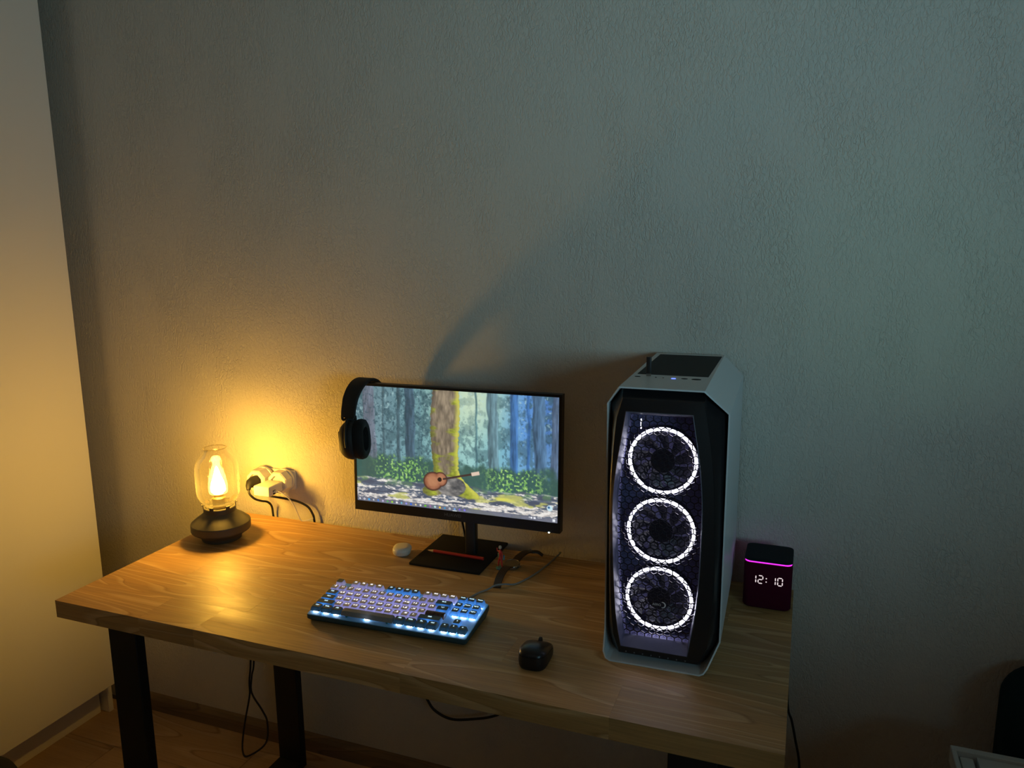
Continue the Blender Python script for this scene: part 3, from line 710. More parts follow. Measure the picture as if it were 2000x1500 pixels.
def cup(py, nrm, front):
    c = Vector((0.016, py, -0.1125))
    zax = Vector((nrm[0], nrm[1], -0.05)).normalized(); yax = Vector((0, 0, 1)); xax = yax.cross(zax).normalized(); yax = zax.cross(xax)
    Mx = Matrix((xax, yax, zax)).transposed().to_4x4(); Mx.translation = c
    def ov(s, z): return [Vector((0.043*s*math.copysign(abs(math.cos(t))**0.85, math.cos(t)), 0.0475*s*math.copysign(abs(math.sin(t))**0.85, math.sin(t)), z)) for t in [2*PI*k/28 for k in range(28)]]
    bm = BM(); loft(bm, [ov(0.6, 0.031), ov(0.72, 0.030), ov(0.86, 0.024), ov(0.96, 0.016), ov(1.0, 0.008), ov(1.0, 0.0), ov(0.95, -0.004)]); xform(bm, Mx)
    o = put('ear_cup', bm, headfab, hs, smooth=True, angle=50)
    bm = BM(); loft(bm, [ov(0.94, -0.004), ov(1.0, -0.010), ov(1.02, -0.018), ov(0.97, -0.026), ov(0.82, -0.030), ov(0.62, -0.027), ov(0.58, -0.016)]); xform(bm, Mx)
    put('ear_cushion', bm, matte_black, hs, smooth=True, angle=60)
    bm = BM(); box(bm, (-0.015, -0.024, 0.028), (0.015, 0.024, 0.036), 0.003, 2); xform(bm, Mx)
    put('cup_plate', bm, black_plastic, o)
    # fork that carries the cup
    top = band_pt(171 if front else 9)
    for s in (-1, 1):
        bm = BM(); pts = [top+Vector((s*0.018, 0, 0.004)), top+Vector((s*0.0165, 0, -0.008)), Mx @ Vector((s*0.014, 0.0525, 0.009)), Mx @ Vector((s*0.034, 0.036, 0.010)), Mx @ Vector((s*0.046, 0.010, 0.010)), Mx @ Vector((s*0.045, -0.008, 0.010))]
        tube(bm, smooth_path(pts, 5), 0.0034, 6)
        put('yoke', bm, headfab, hs, smooth=True)
    return Mx
cup(-0.078, (-0.95, -0.30), True)
cup(0.083, (-0.92, 0.38), False)

# ------------------------------------------------------------------ small things around the stand
eb = thing('earbuds_case', 'small white rounded earbuds case on the desk', 'earbuds case', (0.600, -0.113, ZT), (0, 0, 0.35))
def pillow(w_, d_, h_, zs, r):
    bm = BM(); rings = []
    for z, s in zs: rings.append([Vector((x, y, z)) for x, y in rrect(w_-2*s, d_-2*s, max(r-s, 0.001), 6)])
    loft(bm, rings); return bm
put('case_body', pillow(0.046, 0.054, 0, ((0.0, 0.008), (0.001, 0.005), (0.004, 0.002), (0.009, 0.0003), (0.0130, 0.0)), 0.020), white_plastic, eb, smooth=True, angle=60)
put('lid', pillow(0.046, 0.054, 0, ((0.0133, 0.0), (0.016, 0.0005), (0.0195, 0.0035), (0.0212, 0.008), (0.0216, 0.012)), 0.020), white_plastic, eb, smooth=True, angle=60)
pn = thing('pencil', 'red wooden pencil lying on the monitor stand base', 'pencil', (0.739, -0.096, ZT+0.0070), (0, 0, -0.02))
bm = BM(); loft(bm, [[Vector((x, 0.0040*math.cos(2*PI*k/6), 0.0040+0.0040*math.sin(2*PI*k/6))) for k in range(6)] for x in (-0.060, 0.076)])
put('shaft', bm, mat('red_paint', (0.46, 0.028, 0.022), 0.35, bump=(200, 0.02)), pn)
bm = BM(); loft(bm, [[Vector((x, r*math.cos(2*PI*k/12), 0.0040+r*math.sin(2*PI*k/12))) for k in range(12)] for x, r in ((-0.060, 0.0038), (-0.075, 0.0012))])
put('sharpened_end', bm, mat('bare_wood', (0.55, 0.38, 0.22), 0.6, bump=(200, 0.05)), pn, smooth=True)
bm = BM(); loft(bm, [[Vector((x, r*math.cos(2*PI*k/10), 0.0040+r*math.sin(2*PI*k/10))) for k in range(10)] for x, r in ((-0.075, 0.0012), (-0.079, 0.0003))])
put('lead', bm, mat('graphite', (0.03, 0.03, 0.03), 0.4, bump=(200, 0.02)), pn, smooth=True)
# toy figure
fg = thing('toy_figure', 'tiny red and blue toy figure with raised arm on blue disc', 'toy', (0.8655, -0.113, ZT), (0, 0, -0.5))
red = mat('toy_red', (0.42, 0.03, 0.035), 0.45, bump=(200, 0.03)); blue = mat('toy_blue', (0.06, 0.22, 0.33), 0.45, bump=(200, 0.03)); pale = mat('toy_pale', (0.42, 0.43, 0.40), 0.5, bump=(200, 0.03))
bm = BM(); lathe(bm, [(0.0105, 0), (0.011, 0.0006), (0.011, 0.0028), (0.0102, 0.0034)], 24); put('disc', bm, blue, fg, smooth=True)
def skin_body(name, verts, edges, radii, m, parent):
    me = bpy.data.meshes.new(name); me.from_pydata([Vector(v) for v in verts], edges, [])
    o = bpy.data.objects.new(name, me); C.objects.link(o)
    md = o.modifiers.new('s', 'SKIN'); md.use_smooth_shade = True
    for i, r in enumerate(radii): me.skin_vertices[0].data[i].radius = (r, r)
    me.skin_vertices[0].data[0].use_root = True
    sd = o.modifiers.new('d', 'SUBSURF'); sd.levels = 1; sd.render_levels = 1
    o.parent = parent; me.materials.append(m)
    dg = bpy.context.evaluated_depsgraph_get(); dg.update()
    nm = bpy.data.meshes.new_from_object(o.evaluated_get(dg), depsgraph=dg)
    o.modifiers.clear(); o.data = nm
    if not nm.materials: nm.materials.append(m)
    return o
V_ = [(0, 0, 0.027), (0, 0, 0.034), (0, 0, 0.042), (0, 0, 0.0485), (-0.0032, 0, 0.025), (-0.0052, -0.001, 0.0150), (-0.0072, 0, 0.0055), (-0.0078, -0.002, 0.0040), (0.0034, 0, 0.025), (0.0048, 0.0005, 0.0150), (0.0056, 0.001, 0.0055), (0.0060, -0.001, 0.0040),
      (-0.0050, 0, 0.0430), (-0.0098, -0.0005, 0.0415), (-0.0108, -0.001, 0.0500), (0.0052, 0, 0.0425), (0.0085, 0, 0.0350), (0.0095, -0.002, 0.0285)]
E_ = [(0, 1), (1, 2), (2, 3), (0, 4), (4, 5), (5, 6), (6, 7), (0, 8), (8, 9), (9, 10), (10, 11), (2, 12), (12, 13), (13, 14), (2, 15), (15, 16), (16, 17)]
skin_body('body', V_, E_, [.0030, .0030, .0036, .0016, .0026, .0021, .0016, .0014, .0026, .0021, .0016, .0014, .0018, .0015, .0013, .0018, .0015, .0013], red, fg)
bm = BM(); bmesh.ops.create_icosphere(bm, subdivisions=3, radius=0.0041); xform(bm, Matrix.Translation((0, -0.0003, 0.0535)) @ Matrix.Diagonal((0.92, 0.95, 1.15, 1)))
put('head', bm, pale, fg, smooth=True, angle=60)
for s, sx in ((-1, -0.0088), (1, 0.0098)):
    bm = BM(); rounded_slab(bm, 0.0052, 0.0030, 0.0, 0.012, 0.0012, 0.0008, 3); xform(bm, Matrix.Translation((sx, 0.0025, 0.024)))
    put('side_piece', bm, blue, fg, smooth=True)
# wristwatch, strap open along the desk
wt = thing('wristwatch', 'round steel wristwatch with dark brown leather strap lying open', 'watch', (0.889, -0.098, ZT))
leather = mat('brown_leather', (0.030, 0.016, 0.010), 0.5, bump=(300, 0.2)); steel = mat('steel', (0.30, 0.29, 0.27), 0.3, metal=0.9, bump=(300, 0.01))
def strap(path, w0, w1, th):
    pts = smooth_path(path, 6); rings = []
    for i, p in enumerate(pts):
        tg = (pts[min(i+1, len(pts)-1)]-pts[max(i-1, 0)]).normalized(); sd = tg.cross(Vector((0, 0, 1))).normalized(); nn = sd.cross(tg)
        ww = w0+(w1-w0)*i/(len(pts)-1)
        rings.append([p+sd*a+nn*b for a, b in ((-ww/2, 0), (-ww/2+0.001, th), (ww/2-0.001, th), (ww/2, 0))])
    bm = BM(); loft(bm, rings); return bm
put('strap', strap([(0.001, -0.017, 0.0075), (-0.0005, -0.030, 0.0125), (-0.001, -0.050, 0.0130), (0.000, -0.075, 0.0100), (0.004, -0.100, 0.0050), (0.008, -0.117, 0.0006)], 0.021, 0.018, 0.0026), leather, wt, smooth=True)
put('strap', strap([(0.003, 0.017, 0.0075), (0.006, 0.030, 0.0130), (0.010, 0.048, 0.0150), (0.014, 0.066, 0.0135), (0.020, 0.082, 0.0080)], 0.021, 0.018, 0.0030), leather, wt, smooth=True)
put('buckle', strap([(0.022, 0.080, 0.0095), (0.036, 0.086, 0.0085), (0.048, 0.088, 0.0005)], 0.014, 0.012, 0.0030), black_plastic, wt, smooth=True)
bm = BM(); lathe(bm, [(0.017, 0), (0.0195, 0.001), (0.0200, 0.0045), (0.0205, 0.0075), (0.0195, 0.0092), (0.0178, 0.0095), (0.0176, 0.0085)], 40)
wcase = put('watch_case', bm, steel, wt, smooth=True, rot=(0.10, 0, 0), loc=(0, 0, 0.0022))
bm = BM(); lathe(bm, [(0.0176, 0.0084), (0.0100, 0.00845)], 40); put('dial', bm, mat('dial', (0.10, 0.085, 0.07), 0.4, bump=(50, 0.02)), wcase)
bm = BM(); box(bm, (-0.0004, 0, 0.0086), (0.0004, 0.012, 0.0089)); box(bm, (0, -0.0004, 0.0086), (0.009, 0.0004, 0.0089)); put('hands', bm, steel, wcase)
bm = BM(); lathe(bm, [(0.0022, 0.0), (0.0024, 0.001), (0.0024, 0.0035), (0.0018, 0.004)], 14); xform(bm, Matrix.Translation((0.0202, -0.003, 0.0048)) @ Matrix.Rotation(PI/2, 4, 'Y')); put('crown', bm, steel, wcase, smooth=True)

# ------------------------------------------------------------------ keyboard
KYAW = 0.043; KC = Vector((0.7560, -0.4130, ZT))
kb = thing('keyboard', 'compact mechanical keyboard with glowing white and blue keys, dark teal case', 'keyboard', KC, (0, 0, KYAW))
KW, KD = 0.357, 0.136; TILT = math.radians(4.6)
case_m = mat('case_teal', (0.025, 0.062, 0.072), 0.45, bump=(300, 0.03))
plate_m = mat('plate_blue', (0.20, 0.54, 0.98), 0.5, bump=(300, 0.02))
alpha_top = mat('key_top_grey', (0.66, 0.57, 0.47), 0.6, bump=(400, 0.04)); mod_top = mat('key_top_teal', (0.055, 0.10, 0.11), 0.5, bump=(400, 0.04))
alpha_sk = keycap_mat('key_skirt_white', (0.42, 0.41, 0.44), (0.34, 0.31, 0.46)); mod_sk = keycap_mat('key_skirt_teal', (0.06, 0.15, 0.24), (0.03, 0.10, 0.22))
front_sk = keycap_mat('key_skirt_dark', (0.03, 0.06, 0.07), (0.004, 0.012, 0.02)); space_sk = keycap_mat('key_space', (0.20, 0.195, 0.165), (0.02, 0.02, 0.02))
leg_w = emis('legend_white', (0.95, 0.92, 1.0), 1.5); leg_b = emis('legend_blue', (0.62, 0.88, 1.0), 1.3)
led_w = emis('switch_light_white', (0.84, 0.78, 1.0), 2.5); led_b = emis('switch_light_blue', (0.74, 0.84, 1.0), 13.0)
ct, st = math.cos(TILT), math.sin(TILT)
def K(x, y, h):   # plate coordinates -> keyboard root coordinates, tilt about the front edge
    yy = y+KD/2
    return Vector((x, -KD/2+yy*ct-h*st, yy*st+h*ct))
zt_ = 0.0135
bm = BM()
def ringc(w_, d_, r_, h): return [K(px, py, h) for px, py in rrect(w_, d_, r_, 4)]
flat = [Vector((px, py, 0.0015 if py < 0 else 0.0015)) for px, py in rrect(KW-0.010, KD-0.010, 0.005, 4)]
loft(bm, [[Vector((p.x, p.y, 0)) for p in flat], ringc(KW, KD, 0.006, 0.0055), ringc(KW, KD, 0.006, zt_-0.001), ringc(KW-0.0016, KD-0.0016, 0.0055, zt_), ringc(KW-0.008, KD-0.008, 0.003, zt_), ringc(KW-0.0085, KD-0.0085, 0.003, zt_-0.0008)], cap1=False)
put('case', bm, case_m, kb, smooth=True)
bm = BM(); loft(bm, [ringc(KW-0.0035, KD-0.0035, 0.005, zt_-0.004), ringc(KW-0.0025, KD-0.0025, 0.005, zt_+0.0012), ringc(KW-0.0035, KD-0.0035, 0.005, zt_+0.0016)])
put('plate', bm, plate_m, kb)
U = 0.01905
zp = zt_+0.0016
_k = {}
ROWH = {0: 0.0088, 1: 0.0088, 2: 0.0088, 3: 0.0094, 4: 0.0104, 5.25: 0.0112}
def key_mesh(wd, h, kind):
    kk = (wd, h, kind)
    if kk in _k: return _k[kk]
    wb, db = wd*U-0.0010, U-0.0010
    if kind == 'enter':      # novelty keycap: a glossy brown half round log
        bm = BM(); prof = [(0.0090*math.cos(a)*1.0, 0.0105*math.sin(a)) for a in [PI*k/10 for k in range(11)]]
        loft(bm, [[Vector((x, py*s, pz*s)) for py, pz in prof] for x, s in ((-wb/2, 0.86), (-wb/2+0.0015, 1), (wb/2-0.0015, 1), (wb/2, 0.86))])
        me = bpy.data.meshes.new('key'); bmesh.ops.recalc_face_normals(bm, faces=bm.faces[:]); bm.to_mesh(me); bm.free()
        me.materials.append(mat('glossy_brown', (0.10, 0.045, 0.022), 0.14, coat=0.8, var=0.6, varscale=140))
    else:
        bm = BM()
        tw, td = wb-0.0046, db-0.0052
        if kind == 'space': tw, td = wb-0.004, db-0.0060
        ex = 0.0007
        R = loft(bm, [[Vector((px, py, 0)) for px, py in rrect(wb, db, 0.0012, 2)], [Vector((px, py+ex*0.4, h*0.5)) for px, py in rrect((wb+tw)/2+0.0006, (db+td)/2+0.0006, 0.0017, 2)], [Vector((px, py+ex, h-0.0006)) for px, py in rrect(tw+0.0006, td+0.0006, 0.0022, 2)]], cap0=False, cap1=False)
        top = R[-1]; n = len(top)
        inn = [bm.verts.new((v.co.x*0.93, (v.co.y-ex)*0.93+ex, h)) for v in top]
        for i in range(n):
            f = bm.faces.new((top[i], top[(i+1) % n], inn[(i+1) % n], inn[i])); f.material_index = 1
        cen = bm.verts.new((0, ex, h-0.0005 if kind != 'space' else h+0.0004))
        for i in range(n):
            f = bm.faces.new((inn[i], inn[(i+1) % n], cen)); f.material_index = 1
        bmesh.ops.recalc_face_normals(bm, faces=bm.faces[:])
        me = bpy.data.meshes.new('key'); bm.to_mesh(me); bm.free()
        for m in {'alpha': (alpha_sk, alpha_top), 'escape': (alpha_sk, mod_top), 'mod': (mod_sk, mod_top), 'front': (front_sk, mod_top), 'space': (space_sk, space_sk)}[kind]: me.materials.append(m)
        me.polygons.foreach_set('use_smooth', [p.material_index == 0 for p in me.polygons])
    _k[kk] = me; return me
bm = BM(); box(bm, (-0.0052, -0.0070, 0), (0.0052, -0.0010, 0.0034), 0.0006, 1)
led_me = {}
for nm, m in (('w', led_w), ('b', led_b)):
    mm = bpy.data.meshes.new('switch_light'); bm.to_mesh(mm); mm.materials.append(m); led_me[nm] = mm
bm.free()
x_off = -18.25*U/2; y_off = -6.25*U/2 + 0.0002
for (u, v, wd, leg, kind) in KEYS:
    h = ROWH[v]
    cx = x_off+(u+wd/2)*U; cyy = y_off+(v+0.5)*U
    lift = 0.0038
    key = put_mesh('key', key_mesh(wd, h, kind), None, kb, loc=K(cx, cyy, zp+lift), rot=(TILT, 0, 0))
    if kind == 'enter': key['label'] = 'glossy dark brown novelty enter key'
    if kind == 'space': key['label'] = 'long grey space bar'
    inv = key.matrix_local.inverted()
    l = put_mesh('switch_light', led_me['w' if kind in ('alpha', 'escape') else 'b'], None, key, loc=(0, 0, -lift))
    if leg:
        lm = legend_mesh(leg)
        if not lm.materials: lm.materials.append(leg_w if kind == 'alpha' else leg_b)
        put_mesh('legend', lm, None, key, loc=(0, 0.0022, h+0.00012))
    if kind == 'space':
        for sx in (-0.046, 0.046):
            bm = BM(); box(bm, (sx-0.0022, -0.0085, -lift), (sx+0.0022, 0.002, 0.001), 0.0005, 1)
            put('stabiliser', bm, mat('stabiliser_teal', (0.01, 0.16, 0.17), 0.4, bump=(100, 0.01)), key)
# keyboard lead
bm = BM(); Ri = Matrix.Translation(KC) @ Matrix.Rotation(KYAW, 4, 'Z'); Ri = Ri.inverted()
pts = [(0.851, -0.345, 0.758), (0.853, -0.318, 0.755), (0.860, -0.285, 0.7525), (0.870, -0.254, 0.7523), (0.882, -0.236, 0.7530), (0.8955, -0.2215, 0.7590), (0.912, -0.204, 0.7570), (0.924, -0.192, 0.7530), (0.934, -0.181, 0.7523), (0.946, -0.151, 0.7523), (0.956, -0.116, 0.7523), (0.964, -0.075, 0.7523), (0.969, -0.040, 0.7523), (0.974, -0.006, 0.754), (0.977, 0.012, 0.756), (0.972, 0.018, 0.7535)]
tube(bm, [Ri @ p for p in smooth_path(pts, 6)], 0.0021, 8); put('cable', bm, grey_cable, kb, smooth=True)

# ------------------------------------------------------------------ mouse
ms = thing('mouse', 'black wireless mouse on the desk right of the keyboard', 'mouse', (1.0800, -0.4730, ZT), (0, 0, 0.03))
bm = BM(); rings = []
mouse_m = mat('mouse_black', (0.010, 0.011, 0.013), 0.32, bump=(500, 0.03)); mouse_side = mat('mouse_side', (0.006, 0.0065, 0.008), 0.42, bump=(300, 0.05))
def mring(s, z, dz=0.0, n=40):
    out = []
    for k in range(n):
        t = 2*PI*k/n; cx, sy = math.cos(t), math.sin(t)
        x = 0.0285*s*math.copysign(abs(cx)**0.62, cx); y = 0.0410*s*math.copysign(abs(sy)**0.62, sy)
        x *= 1-0.05*math.cos(y/0.041*1.4)
        out.append(Vector((x, y, max(0.0, z + dz*(-(y/0.041)**2*0.45-(y/0.041)*0.75)))))
    return out
loft(bm, [mring(0.90, 0.0), mring(0.94, 0.0008), mring(1.0, 0.006, 0.001), mring(1.02, 0.014, 0.003), mring(1.0, 0.0235, 0.009)], cap1=True)
put('body', bm, mouse_side, ms, smooth=True, angle=50)
bm = BM(); loft(bm, [mring(0.97, 0.0235, 0.009), mring(1.0, 0.0243, 0.009), mring(0.985, 0.0270, 0.010), mring(0.90, 0.0310, 0.011), mring(0.70, 0.0340, 0.012), mring(0.4, 0.0355, 0.013), mring(0.1, 0.0360, 0.013)])
put('top_shell', bm, mouse_m, ms, smooth=True, angle=60)
bm = BM(); lathe(bm, [(0.006, -0.003), (0.0085, -0.002), (0.0085, 0.002), (0.006, 0.003)], 24); xform(bm, Matrix.Translation((0, 0.027, 0.0240)) @ Matrix.Rotation(PI/2, 4, 'Y')); put('scroll_wheel', bm, rubber, ms, smooth=True)
bm = BM(); tube(bm, smooth_path([(0, 0.034, 0.0170), (0, 0.022, 0.0255), (0, 0.008, 0.0335)], 4), 0.0007, 6); put('button_seam', bm, matte_black, ms)

# ------------------------------------------------------------------ computer case
PW, PH, PD = 0.2143, 0.5177, 0.426
PO = Vector((1.1901, -0.4096, ZT)); PYW = 0.0251
pcb = thing('computer_case', 'white and black desktop computer tower with three glowing fan rings', 'computer', PO, (0, 0, PYW))
white_steel = mat('white_steel', (0.66, 0.70, 0.72), 0.42, spec=0.4, bump=(600, 0.015))
pc_black = mat('case_black', (0.012, 0.012, 0.014), 0.33, bump=(500, 0.02))
mesh_black = mat('filter_mesh', (0.010, 0.010, 0.010), 0.8, bump=(900, 0.3))
# octagon profile: x, z, y of front edge
prof = [(0.018, 0.0, -0.020), (0.0095, 0.0035, -0.018), (0.0035, 0.013, -0.011), (0.0, 0.045, 0.018), (0.0, PH-0.034, 0.016), (0.024, PH, 0.0), (PW-0.042, PH, 0.0), (PW, PH-0.042, 0.020), (PW, 0.050, 0.020), (PW-0.0185, 0.0100, -0.010), (PW-0.0245, 0.0030, -0.018), (PW-0.032, 0.0, -0.020)]
def inset(p, t):
    cx, cz = PW/2, PH/2; out = []
    n = len(p)
    for i in range(n):
        a, b, c = (Vector((p[(i+d) % n][0], p[(i+d) % n][1], 0)) for d in (-1, 0, 1))
        d1 = (b-a).normalized(); d2 = (c-b).normalized(); n1 = Vector((-d1.y, d1.x, 0)); n2 = Vector((-d2.y, d2.x, 0))
        m = (n1+n2).normalized(); s = t/max(0.3, m.dot(n1)); q = b-m*s*(-1 if m.dot(Vector((cx, cz, 0))-b) > 0 else 1)
        out.append((q.x, q.y, p[i][2]))
    return out
inn = inset(prof, 0.0028)
# shell plates (each its own part): top with chamfers, right side, left side, bottom
def plate(idx, name, yb=PD):
    bm = BM()
    for a, b in zip(idx[:-1], idx[1:]):
        pass
    o = [prof[i] for i in idx]; q = [inn[i] for i in idx]
    ringF = [Vector((x, y, z)) for x, z, y in o]+[Vector((x, y, z)) for x, z, y in q[::-1]]
    ringB = [Vector((x, yb, z)) for x, z, y in o]+[Vector((x, yb, z)) for x, z, y in q[::-1]]
    n = len(o); F = [bm.verts.new(p) for p in ringF]; B = [bm.verts.new(p) for p in ringB]
    for i in range(2*n):
        j = (i+1) % (2*n); bm.faces.new((F[i], F[j], B[j], B[i]))
    for i in range(n-1):
        bm.faces.new((F[i], F[i+1], F[2*n-2-i], F[2*n-1-i])); bm.faces.new((B[i], B[i+1], B[2*n-2-i], B[2*n-1-i]))
    return put(name, bm, white_steel, pcb)
plate([4, 5, 6, 7], 'top_panel')
plate([7, 8], 'side_panel'); plate([3, 4], 'side_panel')
plate([8, 9, 10, 11, 0, 1, 2, 3], 'bottom_panel')
bm = BM(); f = bm.faces.new([bm.verts.new((x, PD-0.004, z)) for x, z, y in inn]); bmesh.ops.solidify(bm, geom=[f], thickness=0.003)
put('back_panel', bm, mat('back_steel', (0.15, 0.15, 0.15), 0.6, bump=(300, 0.03)), pcb)
# black front: facets from the shell to a barrel shaped bezel, then down into the recess
NS = 14
def barrel(pts_l, pts_r, zt0, zb0, yy):
    """closed ring: up the left edge, over the top, down the right, along the bottom; edges interpolated from (z, x)"""
    out = []
    for k in range(NS+1):
        t = k/NS; zz = zb0[0]+(zt0[0]-zb0[0])*t; out.append(Vector((np.interp(zz, *zip(*pts_l)), yy, zz)))
    xl, xr = out[-1].x, None
    R = []
    for k in range(NS+1):
        t = k/NS; zz = zt0[1]+(zb0[1]-zt0[1])*t; R.append(Vector((np.interp(zz, *zip(*pts_r)), yy, zz)))
    T = [out[-1].lerp(R[0], k/4) for k in range(1, 4)]; Bt = [R[-1].lerp(out[0], k/4) for k in range(1, 4)]
    return out+T+R+Bt
def sm(pts):
    """smooth an edge profile given as (z, x)"""
    p = smooth_path([(z, x, 0) for z, x in pts], 6); return [(a.x, a.y) for a in p]
bl = sm([(0.010, 0.034), (0.030, 0.0235), (0.07, 0.0178), (0.138, 0.0135), (0.286, 0.0105), (0.40, 0.0145), (0.477, 0.0225), (0.505, 0.034)])
br = sm([(0.010, 0.176), (0.030, 0.190), (0.07, 0.1965), (0.166, 0.2010), (0.307, 0.1975), (0.40, 0.1905), (0.496, 0.1745), (0.505, 0.168)])
ol = sm([(0.027, 0.0368), (0.098, 0.0251), (0.251, 0.0175), (0.345, 0.0194), (0.4755, 0.0384)])
orr = sm([(0.027, 0.1588), (0.132, 0.1730), (0.249, 0.1768), (0.321, 0.1760), (0.385, 0.1700), (0.434, 0.1622), (0.4760, 0.1553)])
gl = sm([(0.0399, 0.0395), (0.098, 0.0300), (0.248, 0.0225), (0.345, 0.0255), (0.4655, 0.0431)])
gr = sm([(0.0405, 0.1560), (0.132, 0.1690), (0.249, 0.1725), (0.321, 0.1715), (0.385, 0.1655), (0.434, 0.1585), (0.4660, 0.1520)])
shl = sm([(0.010, 0.006), (0.045, 0.003), (0.25, 0.003), (PH-0.036, 0.003), (PH-0.003, 0.026)])
shr = sm([(0.010, PW-0.020), (0.050, PW-0.003), (0.25, PW-0.003), (PH-0.043, PW-0.003), (PH-0.003, PW-0.0425)])
R0 = barrel([(a, b) for a, b in zip([0.006, 0.045, PH-0.036, PH-0.0035], [0.012, 0.0031, 0.0031, 0.0255])], [(a, b) for a, b in zip([0.006, 0.050, PH-0.0435, PH-0.0035], [PW-0.024, PW-0.0031, PW-0.0031, PW-0.0430])], (PH-0.0035, PH-0.0035), (0.006, 0.006), 0.034)
R1 = barrel(bl, br, (0.500, 0.500), (0.012, 0.012), -0.003)
R1b = barrel([(z, x+0.002) for z, x in bl], [(z, x-0.002) for z, x in br], (0.498, 0.498), (0.014, 0.014), -0.0055)
R2 = barrel(ol, orr, (0.4757, 0.4762), (0.0278, 0.0272), -0.0085)
R3 = barrel(gl, gr, (0.4655, 0.4660), (0.0400, 0.0407), 0.018)
bm = BM(); loft(bm, [R0, R1, R1b, R2], cap0=False, cap1=False)
put('front_bezel', bm, pc_black, pcb, smooth=True, angle=22)
recess_m = mat('gloss_recess', (0.10, 0.10, 0.17), 0.36, bump=(60, 0.2))
bm = BM(); loft(bm, [R2, R3], cap0=False, cap1=False)
put('recess_wall', bm, recess_m, pcb, smooth=True, angle=22)
bm = BM(); loft(bm, [[p+Vector((0, -0.0003, 0)) for p in R2], [p*1.0+Vector((0, -0.0011, 0)) for p in barrel([(z, x+0.0012) for z, x in ol], [(z, x-0.0012) for z, x in orr], (0.4745, 0.4750), (0.0290, 0.0284), -0.0085)]], cap0=False, cap1=False)
put('recess_trim', bm, mat('satin_trim', (0.12, 0.12, 0.16), 0.25, bump=(200, 0.02)), pcb)
# dotted vent below the recess
bm = BM()
for k in range(8):
    x = 0.047+k*0.0155; box(bm, (x-0.0009, -0.0082, 0.0170), (x+0.0009, -0.0066, 0.0190))
put('vent_dots', bm, mat('vent_grey', (0.2, 0.2, 0.22), 0.5, bump=(200, 0.02)), pcb, kind='stuff')
# honeycomb grilles
def inside(x, z, pad=0.0):
    return 0.040+pad < z < 0.466-pad and np.interp(z, *zip(*gl))+pad < x < np.interp(z, *zip(*gr))-pad
def honey(pitch, y, wire, depth, ox, oz, name, m):
    bm = BM(); R = pitch/math.sqrt(3)
    def clampp(x, z):
        z = min(max(z, 0.0385), 0.4675); lo, hi = np.interp(z, *zip(*gl))-0.0012, np.interp(z, *zip(*gr))+0.0012
        return min(max(x, lo), hi), z
    dz = pitch*math.sqrt(3)/2*1.0
    j = 0; z = 0.03+oz
    while z < 0.48:
        x = -0.02+ox+(pitch/2 if j % 2 else 0)
        while x < 0.21:
            if inside(x, z, -0.004):
                O = [clampp(x+R*math.sin(PI/3*k), z+R*math.cos(PI/3*k)) for k in range(6)]; s = 1-wire/(pitch/2)
                I = [clampp(x+R*s*math.sin(PI/3*k), z+R*s*math.cos(PI/3*k)) for k in range(6)]
                ov = [bm.verts.new((a, y, b)) for a, b in O]; iv = [bm.verts.new((a, y, b)) for a, b in I]; dv = [bm.verts.new((a, y+depth, b)) for a, b in I]
                for k in range(6):
                    l = (k+1) % 6
                    bm.faces.new((ov[k], ov[l], iv[l], iv[k])); bm.faces.new((iv[k], iv[l], dv[l], dv[k]))
            x += pitch
        z += dz; j += 1
    return put(name, bm, m, pcb)
gm = mat('grille_black', (0.014, 0.014, 0.020), 0.28, bump=(300, 0.02))
honey(0.0138, 0.018, 0.00088, 0.0016, 0.0, 0.0, 'honeycomb_grille', gm)
honey(0.0138, 0.0235, 0.00026, 0.0010, 0.0069, 0.0040, 'inner_grille', gm)
